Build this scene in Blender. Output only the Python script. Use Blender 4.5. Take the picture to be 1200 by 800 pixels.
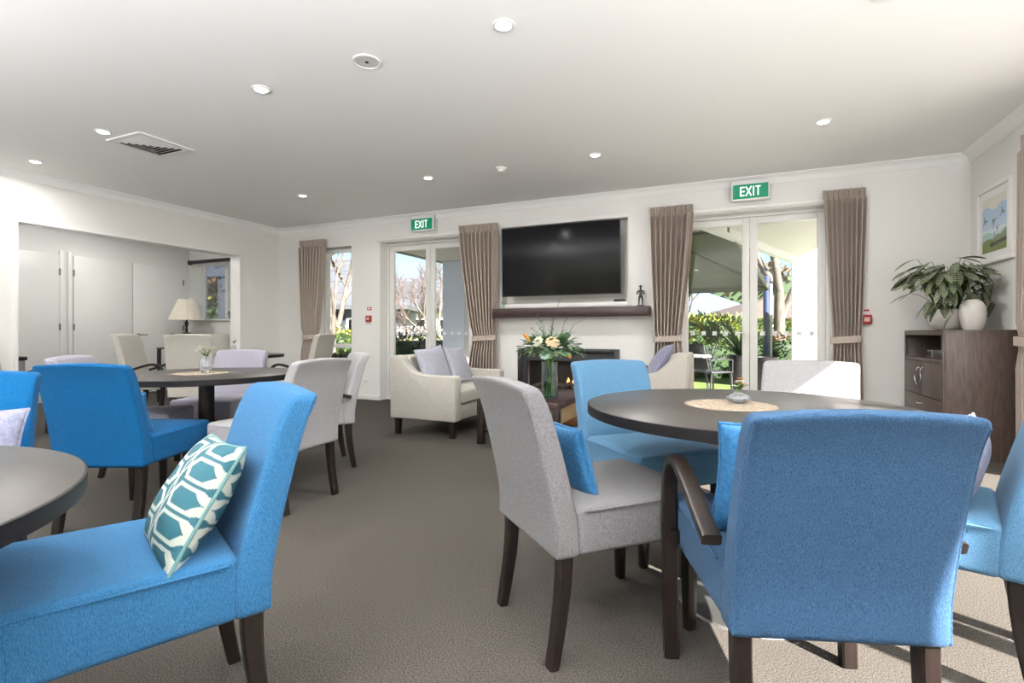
import bpy, bmesh, math, random
from math import sin, cos, pi, radians as R
from mathutils import Vector, Matrix
random.seed(7)
for o in list(bpy.data.objects): bpy.data.objects.remove(o)
S = bpy.context.scene
COL = S.collection

# ------------------------------------------------------------ camera, sky, sun, exposure
YAW = R(23.6); H_CAM = 1.03
cd = bpy.data.cameras.new('camera'); cam = bpy.data.objects.new('camera', cd); COL.objects.link(cam)
cam.location = (0, 0, H_CAM); cam.rotation_euler = (pi/2, 0, YAW)
cd.sensor_width = 36; cd.lens = 18.0; cd.shift_y = -10/1200; cd.clip_start = 0.05
S.camera = cam
w = bpy.data.worlds.new('sky'); S.world = w; w.use_nodes = True
nt = w.node_tree; bg = nt.nodes['Background']
sky = nt.nodes.new('ShaderNodeTexSky'); sky.sky_type = 'NISHITA'; sky.sun_disc = False
sky.sun_elevation = R(35); sky.sun_rotation = R(120); sky.air_density = 1.0; sky.dust_density = 1.2
nt.links.new(sky.outputs[0], bg.inputs[0]); bg.inputs[1].default_value = 0.11
sl = bpy.data.lights.new('sun', 'SUN'); sl.energy = 22.0; sl.angle = R(0.6); sl.color = (1, .95, .88)
sun = bpy.data.objects.new('sun', sl); COL.objects.link(sun)
SUN = Vector((.86*cos(R(35)), -.5*cos(R(35)), sin(R(35))))
sun.rotation_euler = SUN.to_track_quat('Z', 'Y').to_euler(); sun.location = (6, -4, 8)
S.view_settings.view_transform = 'Standard'; S.view_settings.look = 'None'
S.view_settings.exposure = 1.0; S.view_settings.gamma = 1
DOWNLIGHT_W = 7.5
FILL_UPLIGHT_W = 120  # power of the added lamps that fill the ceiling

# ------------------------------------------------------------ helpers
def W(x, z):                       # plan position: x metres to the right of, z metres ahead of the camera
    return (x*cos(YAW) - z*sin(YAW), x*sin(YAW) + z*cos(YAW))
def WD(dx, dz):
    v = W(dx, dz); n = math.hypot(*v); return (v[0]/n, v[1]/n)

def mat(name, col, rough=.6, metal=0, var=0, vscale=8, bump=0, bscale=60, stretch=(1,1,1), col2=None,
        spec=None, coat=0, sheen=0, emis=None, estr=0, detail=3):
    m = bpy.data.materials.new(name); m.use_nodes = True; t = m.node_tree; b = t.nodes['Principled BSDF']
    b.inputs['Base Color'].default_value = (*col, 1); b.inputs['Roughness'].default_value = rough
    b.inputs['Metallic'].default_value = metal
    if spec is not None: b.inputs['Specular IOR Level'].default_value = spec
    if coat: b.inputs['Coat Weight'].default_value = coat; b.inputs['Coat Roughness'].default_value = .15
    if sheen: b.inputs['Sheen Weight'].default_value = sheen; b.inputs['Sheen Roughness'].default_value = .4
    if emis: b.inputs['Emission Color'].default_value = (*emis, 1); b.inputs['Emission Strength'].default_value = estr
    if var or bump:
        tc = t.nodes.new('ShaderNodeTexCoord'); mp = t.nodes.new('ShaderNodeMapping')
        mp.inputs['Scale'].default_value = stretch; t.links.new(tc.outputs['Object'], mp.inputs[0])
    if var:
        n = t.nodes.new('ShaderNodeTexNoise'); n.inputs['Scale'].default_value = vscale; n.inputs['Detail'].default_value = detail
        t.links.new(mp.outputs[0], n.inputs['Vector'])
        cr = t.nodes.new('ShaderNodeValToRGB')
        c2 = col2 or tuple(min(1, c*(1+var)) for c in col); c1 = col if col2 else tuple(c*(1-var) for c in col)
        cr.color_ramp.elements[0].position = .3; cr.color_ramp.elements[1].position = .7
        cr.color_ramp.elements[0].color = (*c1, 1); cr.color_ramp.elements[1].color = (*c2, 1)
        t.links.new(n.outputs[0], cr.inputs[0]); t.links.new(cr.outputs[0], b.inputs['Base Color'])
    if bump:
        n2 = t.nodes.new('ShaderNodeTexNoise'); n2.inputs['Scale'].default_value = bscale; n2.inputs['Detail'].default_value = 2
        t.links.new(mp.outputs[0], n2.inputs['Vector'])
        bp = t.nodes.new('ShaderNodeBump'); bp.inputs['Strength'].default_value = bump; bp.inputs['Distance'].default_value = .004
        t.links.new(n2.outputs[0], bp.inputs['Height']); t.links.new(bp.outputs[0], b.inputs['Normal'])
    return m

def vcol_mat(name, rough=.8, bump=0):
    m = mat(name, (1,1,1), rough, bump=bump, bscale=300); t = m.node_tree
    a = t.nodes.new('ShaderNodeVertexColor'); a.layer_name = 'Col'
    t.links.new(a.outputs[0], t.nodes['Principled BSDF'].inputs['Base Color']); return m

def glass_mat(name, tint=(1,1,1), refl=.06, rough=0.0):
    m = bpy.data.materials.new(name); m.use_nodes = True; t = m.node_tree; t.nodes.clear()
    o = t.nodes.new('ShaderNodeOutputMaterial'); mx = t.nodes.new('ShaderNodeMixShader')
    a = t.nodes.new('ShaderNodeBsdfTransparent'); a.inputs[0].default_value = (*tint, 1)
    g = t.nodes.new('ShaderNodeBsdfGlossy'); g.inputs['Roughness'].default_value = rough
    lw = t.nodes.new('ShaderNodeLayerWeight'); lw.inputs[0].default_value = .25
    mr = t.nodes.new('ShaderNodeMath'); mr.operation = 'MULTIPLY_ADD'; mr.inputs[1].default_value = .6; mr.inputs[2].default_value = refl*.3
    t.links.new(lw.outputs['Fresnel'], mr.inputs[0]); t.links.new(mr.outputs[0], mx.inputs[0])
    t.links.new(a.outputs[0], mx.inputs[1]); t.links.new(g.outputs[0], mx.inputs[2]); t.links.new(mx.outputs[0], o.inputs[0])
    return m

M = dict(
 wall=mat('wall_paint', (.80,.79,.765), .55, bump=.03, bscale=200),
 ceil=mat('ceiling_paint', (.88,.88,.87), .8),
 trim=mat('white_trim', (.82,.81,.79), .35),
 alu=mat('white_aluminium', (.78,.775,.75), .35),
 carpet=mat('carpet', (.022,.019,.016), .95, var=.5, vscale=230, bump=1.0, bscale=300, col2=(.145,.130,.115), spec=.05),
 blue=mat('blue_fabric', (.014,.088,.20), .85, var=.3, vscale=420, bump=.6, bscale=600, col2=(.045,.155,.30), spec=.12, sheen=.06, stretch=(1,1,.35)),
 royal=mat('royal_blue_fabric', (.001,.064,.19), .85, var=.3, vscale=420, bump=.6, bscale=600, col2=(.006,.115,.29), spec=.12, sheen=.05, stretch=(1,1,.35)),
 denim=mat('denim_blue_fabric', (.018,.050,.112), .85, var=.3, vscale=420, bump=.6, bscale=600, col2=(.048,.108,.19), spec=.12, sheen=.05, stretch=(1,1,.35)),
 teal=mat('soft_blue_fabric', (.06,.155,.26), .85, var=.3, vscale=420, bump=.6, bscale=600, col2=(.115,.24,.37), spec=.15, sheen=.08, stretch=(1,1,.35)),
 grey=mat('grey_fabric', (.115,.11,.113), .85, var=.3, vscale=420, bump=.6, bscale=600, col2=(.24,.23,.234), spec=.15, sheen=.08, stretch=(1,1,.35)),
 silver=mat('pale_grey_fabric', (.27,.26,.265), .85, var=.3, vscale=420, bump=.6, bscale=600, col2=(.42,.41,.415), spec=.15, sheen=.08, stretch=(1,1,.35)),
 lilac=mat('lavender_grey_fabric', (.235,.225,.27), .85, var=.3, vscale=420, bump=.6, bscale=600, col2=(.36,.345,.40), spec=.15, sheen=.08, stretch=(1,1,.35)),
 cream=mat('cream_fabric', (.40,.375,.33), .75, var=.1, vscale=150, bump=.3, bscale=400, col2=(.50,.475,.43), spec=.2, sheen=.2, stretch=(1,1,.4)),
 lav=mat('lavender_cushion', (.16,.165,.25), .7, var=.3, vscale=60, bump=.4, bscale=200, col2=(.27,.27,.36), sheen=.1),
 pale=mat('pale_blue_cushion', (.33,.34,.41), .5, var=.1, vscale=60, bump=.2, bscale=200, col2=(.42,.43,.50), sheen=.1),
 bcush=mat('blue_cushion', (.008,.10,.24), .7, var=.3, vscale=90, bump=.4, bscale=300, col2=(.03,.17,.36), sheen=.12),
 wood=mat('dark_wood', (.010,.007,.006), .32, var=.3, vscale=20, stretch=(6,6,1), col2=(.018,.012,.010), spec=.35),
 top=mat('table_top', (.036,.031,.028), .34, var=.3, vscale=14, stretch=(1,14,1), col2=(.054,.047,.042), spec=.5),
 edge=mat('table_edge', (.008,.007,.008), .5, spec=.25),
 mantel=mat('mantel_wood', (.028,.012,.012), .35, var=.3, vscale=12, stretch=(1,8,8), col2=(.05,.024,.024)),
 cab=mat('cabinet_veneer', (.055,.036,.03), .4, var=.3, vscale=7, stretch=(8,8,1), col2=(.105,.072,.060), detail=6),
 black=mat('black', (.01,.01,.011), .35), screen=mat('tv_screen', (.004,.004,.005), .10, spec=.22),
 steel=mat('brushed_steel', (.32,.32,.31), .5, metal=1), chrome=mat('chrome', (.8,.8,.8), .12, metal=1),
 curt=mat('curtain_taupe', (.42,.35,.30), .7, var=.08, vscale=5, stretch=(12,12,.3), col2=(.48,.41,.36), sheen=.2, bump=.2, bscale=300),
 green=mat('exit_green', (.0,.26,.13), .4, emis=(0,.30,.15), estr=.10),
 white=mat('white_plastic', (.8,.8,.79), .35), lettering=mat('white_letters', (.9,.9,.9), .4, emis=(1,1,1), estr=.35),
 red=mat('red_plastic', (.42,.02,.02), .4), lens=mat('lamp_lens', (1,1,1), .3, emis=(1,.97,.92), estr=14),
 glass=glass_mat('window_glass', refl=.05), vglass=glass_mat('vase_glass', (.86,.93,.92), refl=.15),
 water=glass_mat('water', (.55,.72,.66), refl=.05),
 dark=mat('dark_recess', (.012,.012,.012), .8), grille=mat('vent_slot', (.02,.02,.02), .9),
 shade=mat('lamp_shade', (.62,.57,.48), .8, var=.06, vscale=3, stretch=(20,20,.2), emis=(.9,.82,.68), estr=.05),
 ceramic=mat('white_ceramic', (.72,.69,.65), .35, bump=.1, bscale=15),
 soil=mat('soil', (.03,.02,.012), 1), bronze=mat('dark_bronze', (.03,.028,.024), .35, metal=.6),
 log=mat('charred_log', (.10,.08,.065), .9, var=.5, vscale=20), flame=mat('flame', (1,.4,.05), .5, emis=(1,.33,.06), estr=3.5),
 doily=mat('doily_straw', (.20,.15,.095), .9, var=.3, vscale=90, bump=.8, bscale=200, col2=(.42,.35,.27)),
 grass=mat('lawn', (.045,.085,.010), .9, var=.4, vscale=3, col2=(.11,.17,.025), bump=.8, bscale=40),
 paving=mat('paving', (.28,.27,.25), .9, var=.1, vscale=4), soffit=mat('soffit', (.50,.48,.45), .7),
 extwhite=mat('exterior_white', (.55,.55,.54), .7), extshade=mat('exterior_shade_tint', (.66,.72,.80), .7),  # the bluish exterior tone has wall shade mixed into it
 canvas=mat('green_canvas', (.085,.085,.06), .8, var=.15, vscale=1.5), roof=mat('slate_roof', (.055,.06,.07), .8, var=.2, vscale=6),
 roof2=mat('brown_roof', (.075,.058,.052), .8, var=.2, vscale=6), brick=mat('brick_wall', (.14,.075,.055), .9, var=.2, vscale=8),
 bark=mat('bark', (.05,.042,.034), .9, var=.4, vscale=9, stretch=(1,1,.4), col2=(.15,.125,.10)),
 twig=mat('twig', (.05,.032,.025), .9, var=.3, vscale=9, col2=(.11,.075,.06)),
 planter=mat('black_planter', (.014,.014,.016), .45), omet=mat('outdoor_chair_frame', (.03,.032,.035), .5),
 pole=mat('navy_pole', (.03,.045,.12), .4), post=mat('slate_blue_paint', (.026,.032,.048), .5),
 gutter=mat('dark_gutter', (.03,.035,.05), .4), hinge=mat('hinge_metal', (.3,.29,.28), .4, metal=.8),
)
def leafmat(n, a, b): return mat(n, a, .6, var=.4, vscale=5, col2=b, spec=.3)
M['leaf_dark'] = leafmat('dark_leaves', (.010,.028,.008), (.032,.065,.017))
M['leaf_mid'] = leafmat('green_leaves', (.025,.06,.010), (.08,.13,.022))
M['leaf_lime'] = leafmat('lime_leaves', (.09,.13,.012), (.27,.27,.035))
M['leaf_red'] = leafmat('russet_leaves', (.07,.035,.015), (.16,.11,.05))

def tag(o, label=None, cat=None, group=None, kind=None):
    if label: o['label'] = label
    if cat: o['category'] = cat
    if group: o['group'] = group
    if kind: o['kind'] = kind
    return o
def empty(name, loc=(0,0,0), rz=0, parent=None):
    o = bpy.data.objects.new(name, None); COL.objects.link(o); o.location = loc; o.rotation_euler = (0,0,rz)
    o.empty_display_size = .1
    if parent: o.parent = parent
    return o
def copy_tree(o, parent=None):
    c = o.copy(); COL.objects.link(c)
    if parent: c.parent = parent
    for ch in o.children: copy_tree(ch, c)
    return c

class MB:
    def __init__(s): s.v = []; s.f = []; s.m = []; s.c = None
    def add(s, vs, fs, mi=0):
        b = len(s.v); s.v += [tuple(v) for v in vs]; s.f += [tuple(b+i for i in f) for f in fs]; s.m += [mi]*len(fs)
    def box(s, x0, x1, y0, y1, z0, z1, mi=0):
        s.add([(x0,y0,z0),(x1,y0,z0),(x1,y1,z0),(x0,y1,z0),(x0,y0,z1),(x1,y0,z1),(x1,y1,z1),(x0,y1,z1)],
              [(0,3,2,1),(4,5,6,7),(0,1,5,4),(1,2,6,5),(2,3,7,6),(3,0,4,7)], mi)
    def rbox(s, size, cen=(0,0,0), r=.01, seg=2, n=(1,1,1), fn=None, mi=0):
        hs = [d/2 for d in size]; ax = []
        for a in range(3):
            h = hs[a]; rr = min(r, h*.98); inner = [-(h-rr) + 2*(h-rr)*i/n[a] for i in range(n[a]+1)]
            e = [h - rr + rr*math.tan(pi/4*(k+1)/seg) for k in range(seg)]
            ax.append([-x for x in reversed(e)] + inner + e)
        idx = {}; vs = []; fs = []
        def vid(p):
            k = tuple(round(c, 6) for c in p)
            if k not in idx:
                q = [max(-(hs[a]-min(r,hs[a]*.98)), min(hs[a]-min(r,hs[a]*.98), p[a])) for a in range(3)]
                d = [p[a]-q[a] for a in range(3)]; L = math.sqrt(sum(c*c for c in d))
                if L > 1e-9: p2 = [q[a] + d[a]/L*min(r, hs[a]*.98) for a in range(3)]
                else: p2 = p
                p2 = [p2[a]+cen[a] for a in range(3)]
                if fn: p2 = fn(*p2)
                idx[k] = len(vs); vs.append(tuple(p2))
            return idx[k]
        for a in range(3):
            b, c = (a+1)%3, (a+2)%3
            for sgn in (-1, 1):
                for i in range(len(ax[b])-1):
                    for j in range(len(ax[c])-1):
                        q = []
                        for (ii, jj) in ((i,j),(i+1,j),(i+1,j+1),(i,j+1)):
                            p = [0,0,0]; p[a] = sgn*hs[a]; p[b] = ax[b][ii]; p[c] = ax[c][jj]; q.append(vid(p))
                        if sgn < 0: q.reverse()
                        fs.append(q)
        s.add(vs, fs, mi)
    def tube(s, pts, rad, n=8, mi=0, cap=True):
        pts = [Vector(p) for p in pts]; rad = rad if hasattr(rad, '__len__') else [rad]*len(pts)
        vs = []; up = None
        for i, p in enumerate(pts):
            t = (pts[min(i+1,len(pts)-1)] - pts[max(i-1,0)])
            if t.length < 1e-9: t = Vector((0,0,1))
            t.normalize()
            if up is None: up = t.orthogonal().normalized()
            else:
                up = up - t*up.dot(t)
                if up.length < 1e-6: up = t.orthogonal()
                up.normalize()
            b = t.cross(up)
            for k in range(n):
                a = 2*pi*k/n; vs.append(p + (up*cos(a) + b*sin(a))*rad[i])
        fs = [(i*n+k, i*n+(k+1)%n, (i+1)*n+(k+1)%n, (i+1)*n+k) for i in range(len(pts)-1) for k in range(n)]
        if cap: fs += [tuple(reversed(range(n))), tuple((len(pts)-1)*n+k for k in range(n))]
        s.add(vs, fs, mi)
    def lathe(s, prof, cen=(0,0,0), n=32, mi=0, cap=True):
        vs = [(cen[0]+r*cos(2*pi*k/n), cen[1]+r*sin(2*pi*k/n), cen[2]+z) for r, z in prof for k in range(n)]
        fs = [(i*n+k, i*n+(k+1)%n, (i+1)*n+(k+1)%n, (i+1)*n+k) for i in range(len(prof)-1) for k in range(n)]
        if cap:
            if prof[0][0] > 1e-6: fs.append(tuple(reversed(range(n))))
            if prof[-1][0] > 1e-6: fs.append(tuple((len(prof)-1)*n+k for k in range(n)))
        s.add(vs, fs, mi)
    def strap(s, pts, w, t, x, mi=0, ws=None):   # path in the local YZ plane at x; w across x, t in the plane
        vs = []; N = len(pts)
        for i, (y, z) in enumerate(pts):
            a = pts[max(i-1,0)]; b = pts[min(i+1,N-1)]; dy, dz = b[0]-a[0], b[1]-a[1]; L = math.hypot(dy,dz)
            ny, nz = -dz/L, dy/L; tt = (t[i] if hasattr(t,'__len__') else t)/2; ww = w/2
            c = .25
            for (u, v) in ((-1,-1+c),(-1+c,-1),(1-c,-1),(1,-1+c),(1,1-c),(1-c,1),(-1+c,1),(-1,1-c)):
                vs.append((x+u*ww, y+ny*tt*v, z+nz*tt*v))
        fs = [(i*8+k, i*8+(k+1)%8, (i+1)*8+(k+1)%8, (i+1)*8+k) for i in range(N-1) for k in range(8)]
        fs += [tuple(reversed(range(8))), tuple((N-1)*8+k for k in range(8))]
        s.add(vs, fs, mi)
    def prism(s, poly, a0, a1, axis='x', mi=0):   # poly in the two other axes
        n = len(poly)
        def P(u, v, a): return {'x':(a,u,v), 'y':(u,a,v), 'z':(u,v,a)}[axis]
        vs = [P(u,v,a0) for u,v in poly] + [P(u,v,a1) for u,v in poly]
        fs = [tuple(range(n)), tuple(reversed(range(n,2*n)))] + [(i, n+i, n+(i+1)%n, (i+1)%n) for i in range(n)]
        s.add(vs, fs, mi)
    def build(s, name, mats, parent=None, smooth=True, loc=None, sharp=35, bevel=0):
        me = bpy.data.meshes.new(name); me.from_pydata(s.v, [], s.f)
        mats = mats if isinstance(mats, (list,tuple)) else [mats]
        for m in mats: me.materials.append(m)
        me.polygons.foreach_set('material_index', s.m)
        bm = bmesh.new(); bm.from_mesh(me); bmesh.ops.recalc_face_normals(bm, faces=bm.faces)
        if bevel:
            es = [e for e in bm.edges if len(e.link_faces)==2 and e.calc_face_angle(0) > .5]
            bmesh.ops.bevel(bm, geom=es, offset=bevel, segments=2, affect='EDGES', profile=.5, clamp_overlap=True)
        bm.to_mesh(me); bm.free()
        if smooth:
            me.polygons.foreach_set('use_smooth', [True]*len(me.polygons))
            me.set_sharp_from_angle(angle=R(sharp))
        o = bpy.data.objects.new(name, me); COL.objects.link(o)
        if parent: o.parent = parent
        if loc: o.location = loc
        return o
def one(name, fn, m, parent=None, **k):
    b = MB(); fn(b); return b.build(name, m, parent, **k)
def bx(name, x0,x1,y0,y1,z0,z1, m, parent=None, bevel=0, **k):
    b = MB(); b.box(x0,x1,y0,y1,z0,z1); return b.build(name, m, parent, bevel=bevel, **k)
def struct(o, label=None): o['kind'] = 'structure'; return o

# ------------------------------------------------------------ room shell
FY, LX, RX, NY, HC = 6.36, -7.08, 2.10, -3.2, 2.77
AX = -9.36                      # back wall of the alcove
FT = .30                        # wall thickness, far wall
struct(bx('floor', AX-.2, RX+.2, NY-.2, FY+.12, -.12, 0, M['carpet']))
struct(bx('ceiling', AX-.2, RX+.25, NY-.2, FY+FT, HC, HC+.2, M['ceil']))
def wall_pieces(name, axis, c0, c1, a0, a1, opens, m=None):
    """wall slab between c0..c1 across, a0..a1 along, with openings (s0,s1,z0,z1)"""
    b = MB(); opens = sorted(opens)
    def put(s0,s1,z0,z1):
        if s1-s0 < 1e-4 or z1-z0 < 1e-4: return
        if axis == 'x': b.box(s0,s1,c0,c1,z0,z1)
        else: b.box(c0,c1,s0,s1,z0,z1)
    cur = a0
    for s0,s1,z0,z1 in opens:
        put(cur, s0, 0, HC); put(s0,s1,0,z0); put(s0,s1,z1,HC); cur = s1
    put(cur, a1, 0, HC)
    return struct(b.build(name, m or M['wall'], smooth=False))
D1 = (-4.98,-3.44,0,2.41); D2 = (-.64,.94,0,2.41); W1 = (-6.24,-5.53,0,2.40)
W2 = (-9.30,-7.50,1.25,2.33)
NICHE = (-2.93,-1.22,1.42,2.46)
b = MB()
xs = [AX-.2, W2[0], W2[1], W1[0], W1[1], D1[0], D1[1], NICHE[0], NICHE[1], D2[0], D2[1], RX+.2]
def put(s0,s1,z0,z1,y0=FY): b.box(s0,s1,y0,FY+FT,z0,z1)
FP = (-2.69,-1.32,.15,.83)
put(AX-.2,W2[0],0,HC); put(W2[0],W2[1],0,W2[2]); put(W2[0],W2[1],W2[3],HC); put(W2[1],W1[0],0,HC)
put(W1[0],W1[1],W1[3],HC); put(W1[1],D1[0],0,HC); put(D1[0],D1[1],D1[3],HC)
put(D1[1],NICHE[0],0,HC); put(NICHE[0],NICHE[1],NICHE[3],HC); put(NICHE[0],NICHE[1],FP[3],NICHE[2])
put(NICHE[0],FP[0],0,FP[3]); put(FP[1],NICHE[1],0,FP[3]); put(FP[0],FP[1],0,FP[2])
put(NICHE[0],NICHE[1],NICHE[2],NICHE[3],FY+.16); put(FP[0],FP[1],FP[2],FP[3],FY+.28)
put(NICHE[1],D2[0],0,HC); put(D2[0],D2[1],D2[3],HC); put(D2[1],RX+.2,0,HC)
struct(b.build('wall_far', M['wall'], smooth=False))
OPY = (2.90, 5.62)
wall_pieces('wall_left', 'y', LX-.19, LX, NY-.2, FY, [(OPY[0],OPY[1],0,2.24)])
wall_pieces('wall_alcove', 'y', AX-.2, AX, NY-.2, FY, [])
RW = (.29, 4.80, .02, 2.34)
wall_pieces('wall_right', 'y', RX, RX+.2, NY-.2, FY, [RW])
wall_pieces('wall_near', 'x', NY-.2, NY, AX-.2, RX+.2, [(-5.5,-2.5,.4,2.34), (-1.5,1.2,.02,2.34)])  # openings added in the unseen near wall to admit daylight
# cornice (cove) and skirting
def cornice(name, pts, nrm):
    prof = [(0,-.085),(.012,-.085),(.02,-.075),(.035,-.045),(.06,-.022),(.09,-.015),(.10,-.005),(.10,0),(0,0)]
    b = MB(); (x0,y0),(x1,y1) = pts
    vs = [(x+nrm[0]*p, y+nrm[1]*p, HC+q) for (x,y) in ((x0,y0),(x1,y1)) for p,q in prof]; n = len(prof)
    fs = [(i,(i+1)%n,n+(i+1)%n,n+i) for i in range(n)] + [tuple(range(n)), tuple(reversed(range(n,2*n)))]
    b.add(vs, fs); return struct(b.build(name, M['ceil']))
cornice('trim_1', ((LX,FY),(RX,FY)), (0,-1)); cornice('trim_2', ((LX,NY),(LX,FY)), (1,0)); cornice('trim_3', ((RX,NY),(RX,FY)), (-1,0))
def skirt(name, segs):
    b = MB()
    for (x0,x1,y0,y1) in segs: b.box(x0,x1,y0,y1,0,.075); 
    return struct(b.build(name, M['trim'], bevel=.006))
t = .014
skirt('baseboard_far', [(LX,W1[0],FY-t,FY),(W1[1],D1[0],FY-t,FY),(D1[1],D2[0],FY-t,FY),(D2[1],RX,FY-t,FY)])
skirt('baseboard_left', [(LX,LX+t,NY,OPY[0]),(LX,LX+t,OPY[1],FY-t)])
skirt('baseboard_right', [(RX-t,RX,RW[1],FY-t),(RX-t,RX,NY,RW[0])])
# architraves of the alcove opening
b = MB(); b.box(LX-.2,LX+.016,OPY[0]-.012,OPY[0]+.02,0,2.255); b.box(LX-.2,LX+.016,OPY[1]-.02,OPY[1]+.012,0,2.255); b.box(LX-.2,LX+.016,OPY[0],OPY[1],2.225,2.255)
struct(b.build('trim_4', M['trim'], bevel=.004))

# joinery
def frame_bars(b, x0,x1,z0,z1, y0,y1, w, bottom=None):
    b.box(x0,x0+w,y0,y1,z0,z1); b.box(x1-w,x1,y0,y1,z0,z1); b.box(x0+w,x1-w,y0,y1,z1-w,z1)
    b.box(x0+w,x1-w,y0,y1,z0,z0+(bottom or w))
def glazed_door(name, D, stick, side):
    x0,x1,z0,z1 = D; root = empty(name, ((x0+x1)/2, FY+.2, 0)); root['kind'] = 'structure'
    X0, X1 = x0-(x0+x1)/2, x1-(x0+x1)/2
    b = MB(); b.box(X0,X0+.03,-.02,.08,0,z1); b.box(X1-.03,X1,-.02,.08,0,z1); b.box(X0+.03,X1-.03,-.02,.08,z1-.035,z1); b.box(X0+.03,X1-.03,-.02,.08,0,.03)
    b.build('door_frame', M['alu'], root, bevel=.003)
    for k, (a, c) in enumerate(((X0+.032,-.003),(.003,X1-.032))):
        b = MB(); frame_bars(b, a, c, .032, z1-.037, 0, .045, .078, .11)
        leaf = b.build('door_leaf', M['alu'], root, bevel=.004)
        b = MB(); b.box(a+.074,c-.074,.019,.025,.14,z1-.112); b.build('glass_pane', M['glass'], leaf)
        if k == 0:
            b = MB(); b.rbox((.028,.012,.20),(c-.04,-.006,1.0),.005); b.tube([(c-.04,-.01,1.03),(c-.04,-.05,1.03),(c-.06,-.055,1.03),(c-.14,-.055,1.03)],.008)
            b.build('door_handle', M['alu'], leaf)
        n = 5; s = .05
        for i in range(n):
            cx = a+.13+(c-a-.26)*i/(n-1)
            bx('marker_square', cx-s/2,cx+s/2,.0165,.0185,1.0,1.0+s, stick, leaf)
    return root
stick = mat('frosted_sticker', (.75,.76,.77), .9)
glazed_door('door_1', D1, stick, 1); glazed_door('door_2', D2, stick, 1)
def rail(name, x0, x1):          # architrave over the doors
    b = MB(); b.rbox((x1-x0,.035,.05),((x0+x1)/2,FY-.016,2.445),.014,3); return struct(b.build(name, M['trim']))
rail('trim_5', D1[0]-.05, D1[1]+.05); rail('trim_6', D2[0]-.25, D2[1]+.3)
# window 1 (tall, with low transom)
x0,x1,z0,z1 = W1; root = empty('window_1', ((x0+x1)/2, FY+.16, 0)); root['kind'] = 'structure'; h = (x1-x0)/2
b = MB(); frame_bars(b, -h, h, .0, z1-.0, 0, .05, .035, .08); b.box(-h+.035,h-.035,0,.05,.79,.855); b.build('window_frame', M['alu'], root, bevel=.003)
b = MB(); b.box(-h+.03,h-.03,.02,.026,.85,z1-.03); b.build('glass_pane', M['glass'], root)
b = MB(); b.box(-h+.03,h-.03,.02,.026,.07,.80); b.build('glass_pane', M['glass'], root)
b = MB(); b.rbox((2*h-.08,.05,.05),(0,-.03,z1-.05),.015); b.build('blind_cassette', M['white'], root)
# alcove window
x0,x1,z0,z1 = W2; root = empty('window_2', ((x0+x1)/2, FY+.20, 0)); root['kind'] = 'structure'; h = (x1-x0)/2
b = MB(); frame_bars(b, -h, h, z0, z1, 0, .05, .045); b.box(-.26,-.20,0,.05,z0+.04,z1-.04); b.build('window_frame', M['alu'], root, bevel=.003)
for a, c in ((-h+.04,-.255),(-.205,h-.04)): bx('glass_pane', a,c,.02,.026,z0+.04,z1-.04, M['glass'], root)
bx('window_sill', -h+.002,h-.002,-.24,-.001,z0,z0+.02, M['trim'], root, bevel=.004)
b = MB(); b.tube([(-h+.02,-.24,z1+.005),(h+.02,-.24,z1+.005)], .033, 14); b.box(-h+.005,-h+.02,-.28,-.20,z1-.04,z1+.04); b.build('roller_blind', M['black'], root)
# right wall glazing (sliding doors, mostly outside the frame)
y0,y1,z0,z1 = RW; root = empty('window_3', (RX+.1, (y0+y1)/2, 0)); root['kind'] = 'structure'; h = (y1-y0)/2
b = MB(); b.box(-.03,.05,-h,-h+.03,z0,z1); b.box(-.03,.05,h-.03,h,z0,z1); b.box(-.03,.05,-h,h,z1-.03,z1); b.box(-.03,.05,-h,h,z0,z0+.05)
cy = (y0+y1)/2
for yy, ww in ((.99,.03),(1.38,.09),(1.50,.03),(2.62,.05),(3.7,.07)): b.box(-.02,.04,yy-cy-ww/2,yy-cy+ww/2,z0,z1)
b.build('window_frame', M['alu'], root)
bx('glass_pane', .01,.016,-h+.03,h-.03,z0+.05,z1-.03, M['glass'], root)
for i, (a, c, zz) in enumerate(((-5.5,-2.5,.4),(-1.5,1.2,.02))):  # invented windows behind the camera, added for daylight
    root = empty('window_%d' % (4+i), ((a+c)/2, NY-.1, 0)); root['kind'] = 'structure'; h = (c-a)/2
    b = MB(); frame_bars(b, -h, h, zz, 2.34, -.03, .03, .05); b.box(-.03,.03,-.03,.03,zz+.05,2.29); b.build('window_frame', M['alu'], root)
    bx('glass_pane', -h+.045,h-.045,-.003,.003,zz+.045,2.295, M['glass'], root)

# alcove closet doors on its back wall
def closet(name, y0, y1, hinge_sides, hand=None, zt=2.225):
    root = empty(name, (AX+.02, (y0+y1)/2, 0)); root['kind'] = 'structure'; h = (y1-y0)/2
    b = MB(); b.rbox((.036,y1-y0-.01,zt-.02),(.0,0,.01+(zt-.02)/2),.003,1); b.build('door_panel', M['trim'], root)
    for s in hinge_sides:
        for z in (.28,1.12,1.95): bx('hinge', .018,.028,s*(h-.004)-.012,s*(h-.004)+.012,z-.05,z+.05, M['hinge'], root)
    if hand is not None:
        b = MB(); b.lathe([(.026,0),(.026,.008),(.01,.01)],(0,0,0),16)
        b.v = [(.018+z, hand+x, 1.0+y) for x,y,z in b.v]; b.tube([(.03,hand,1.0),(.07,hand,1.0),(.075,hand+(.12 if hand<0 else .12),1.0)],.009); b.build('door_handle', M['hinge'], root)
closet('door_3', 2.7, 4.34, (1,))
closet('door_4', 4.51, 5.355, (-1,), None); closet('door_5', 5.36, 6.22, (1,), -.35)
for i, yy in enumerate((4.372, 4.478)):
    struct(bx('trim_%d' % (7+i), AX, AX+.03, yy-.03, yy+.03, 0, 2.27, M['trim'], bevel=.003))

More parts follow.
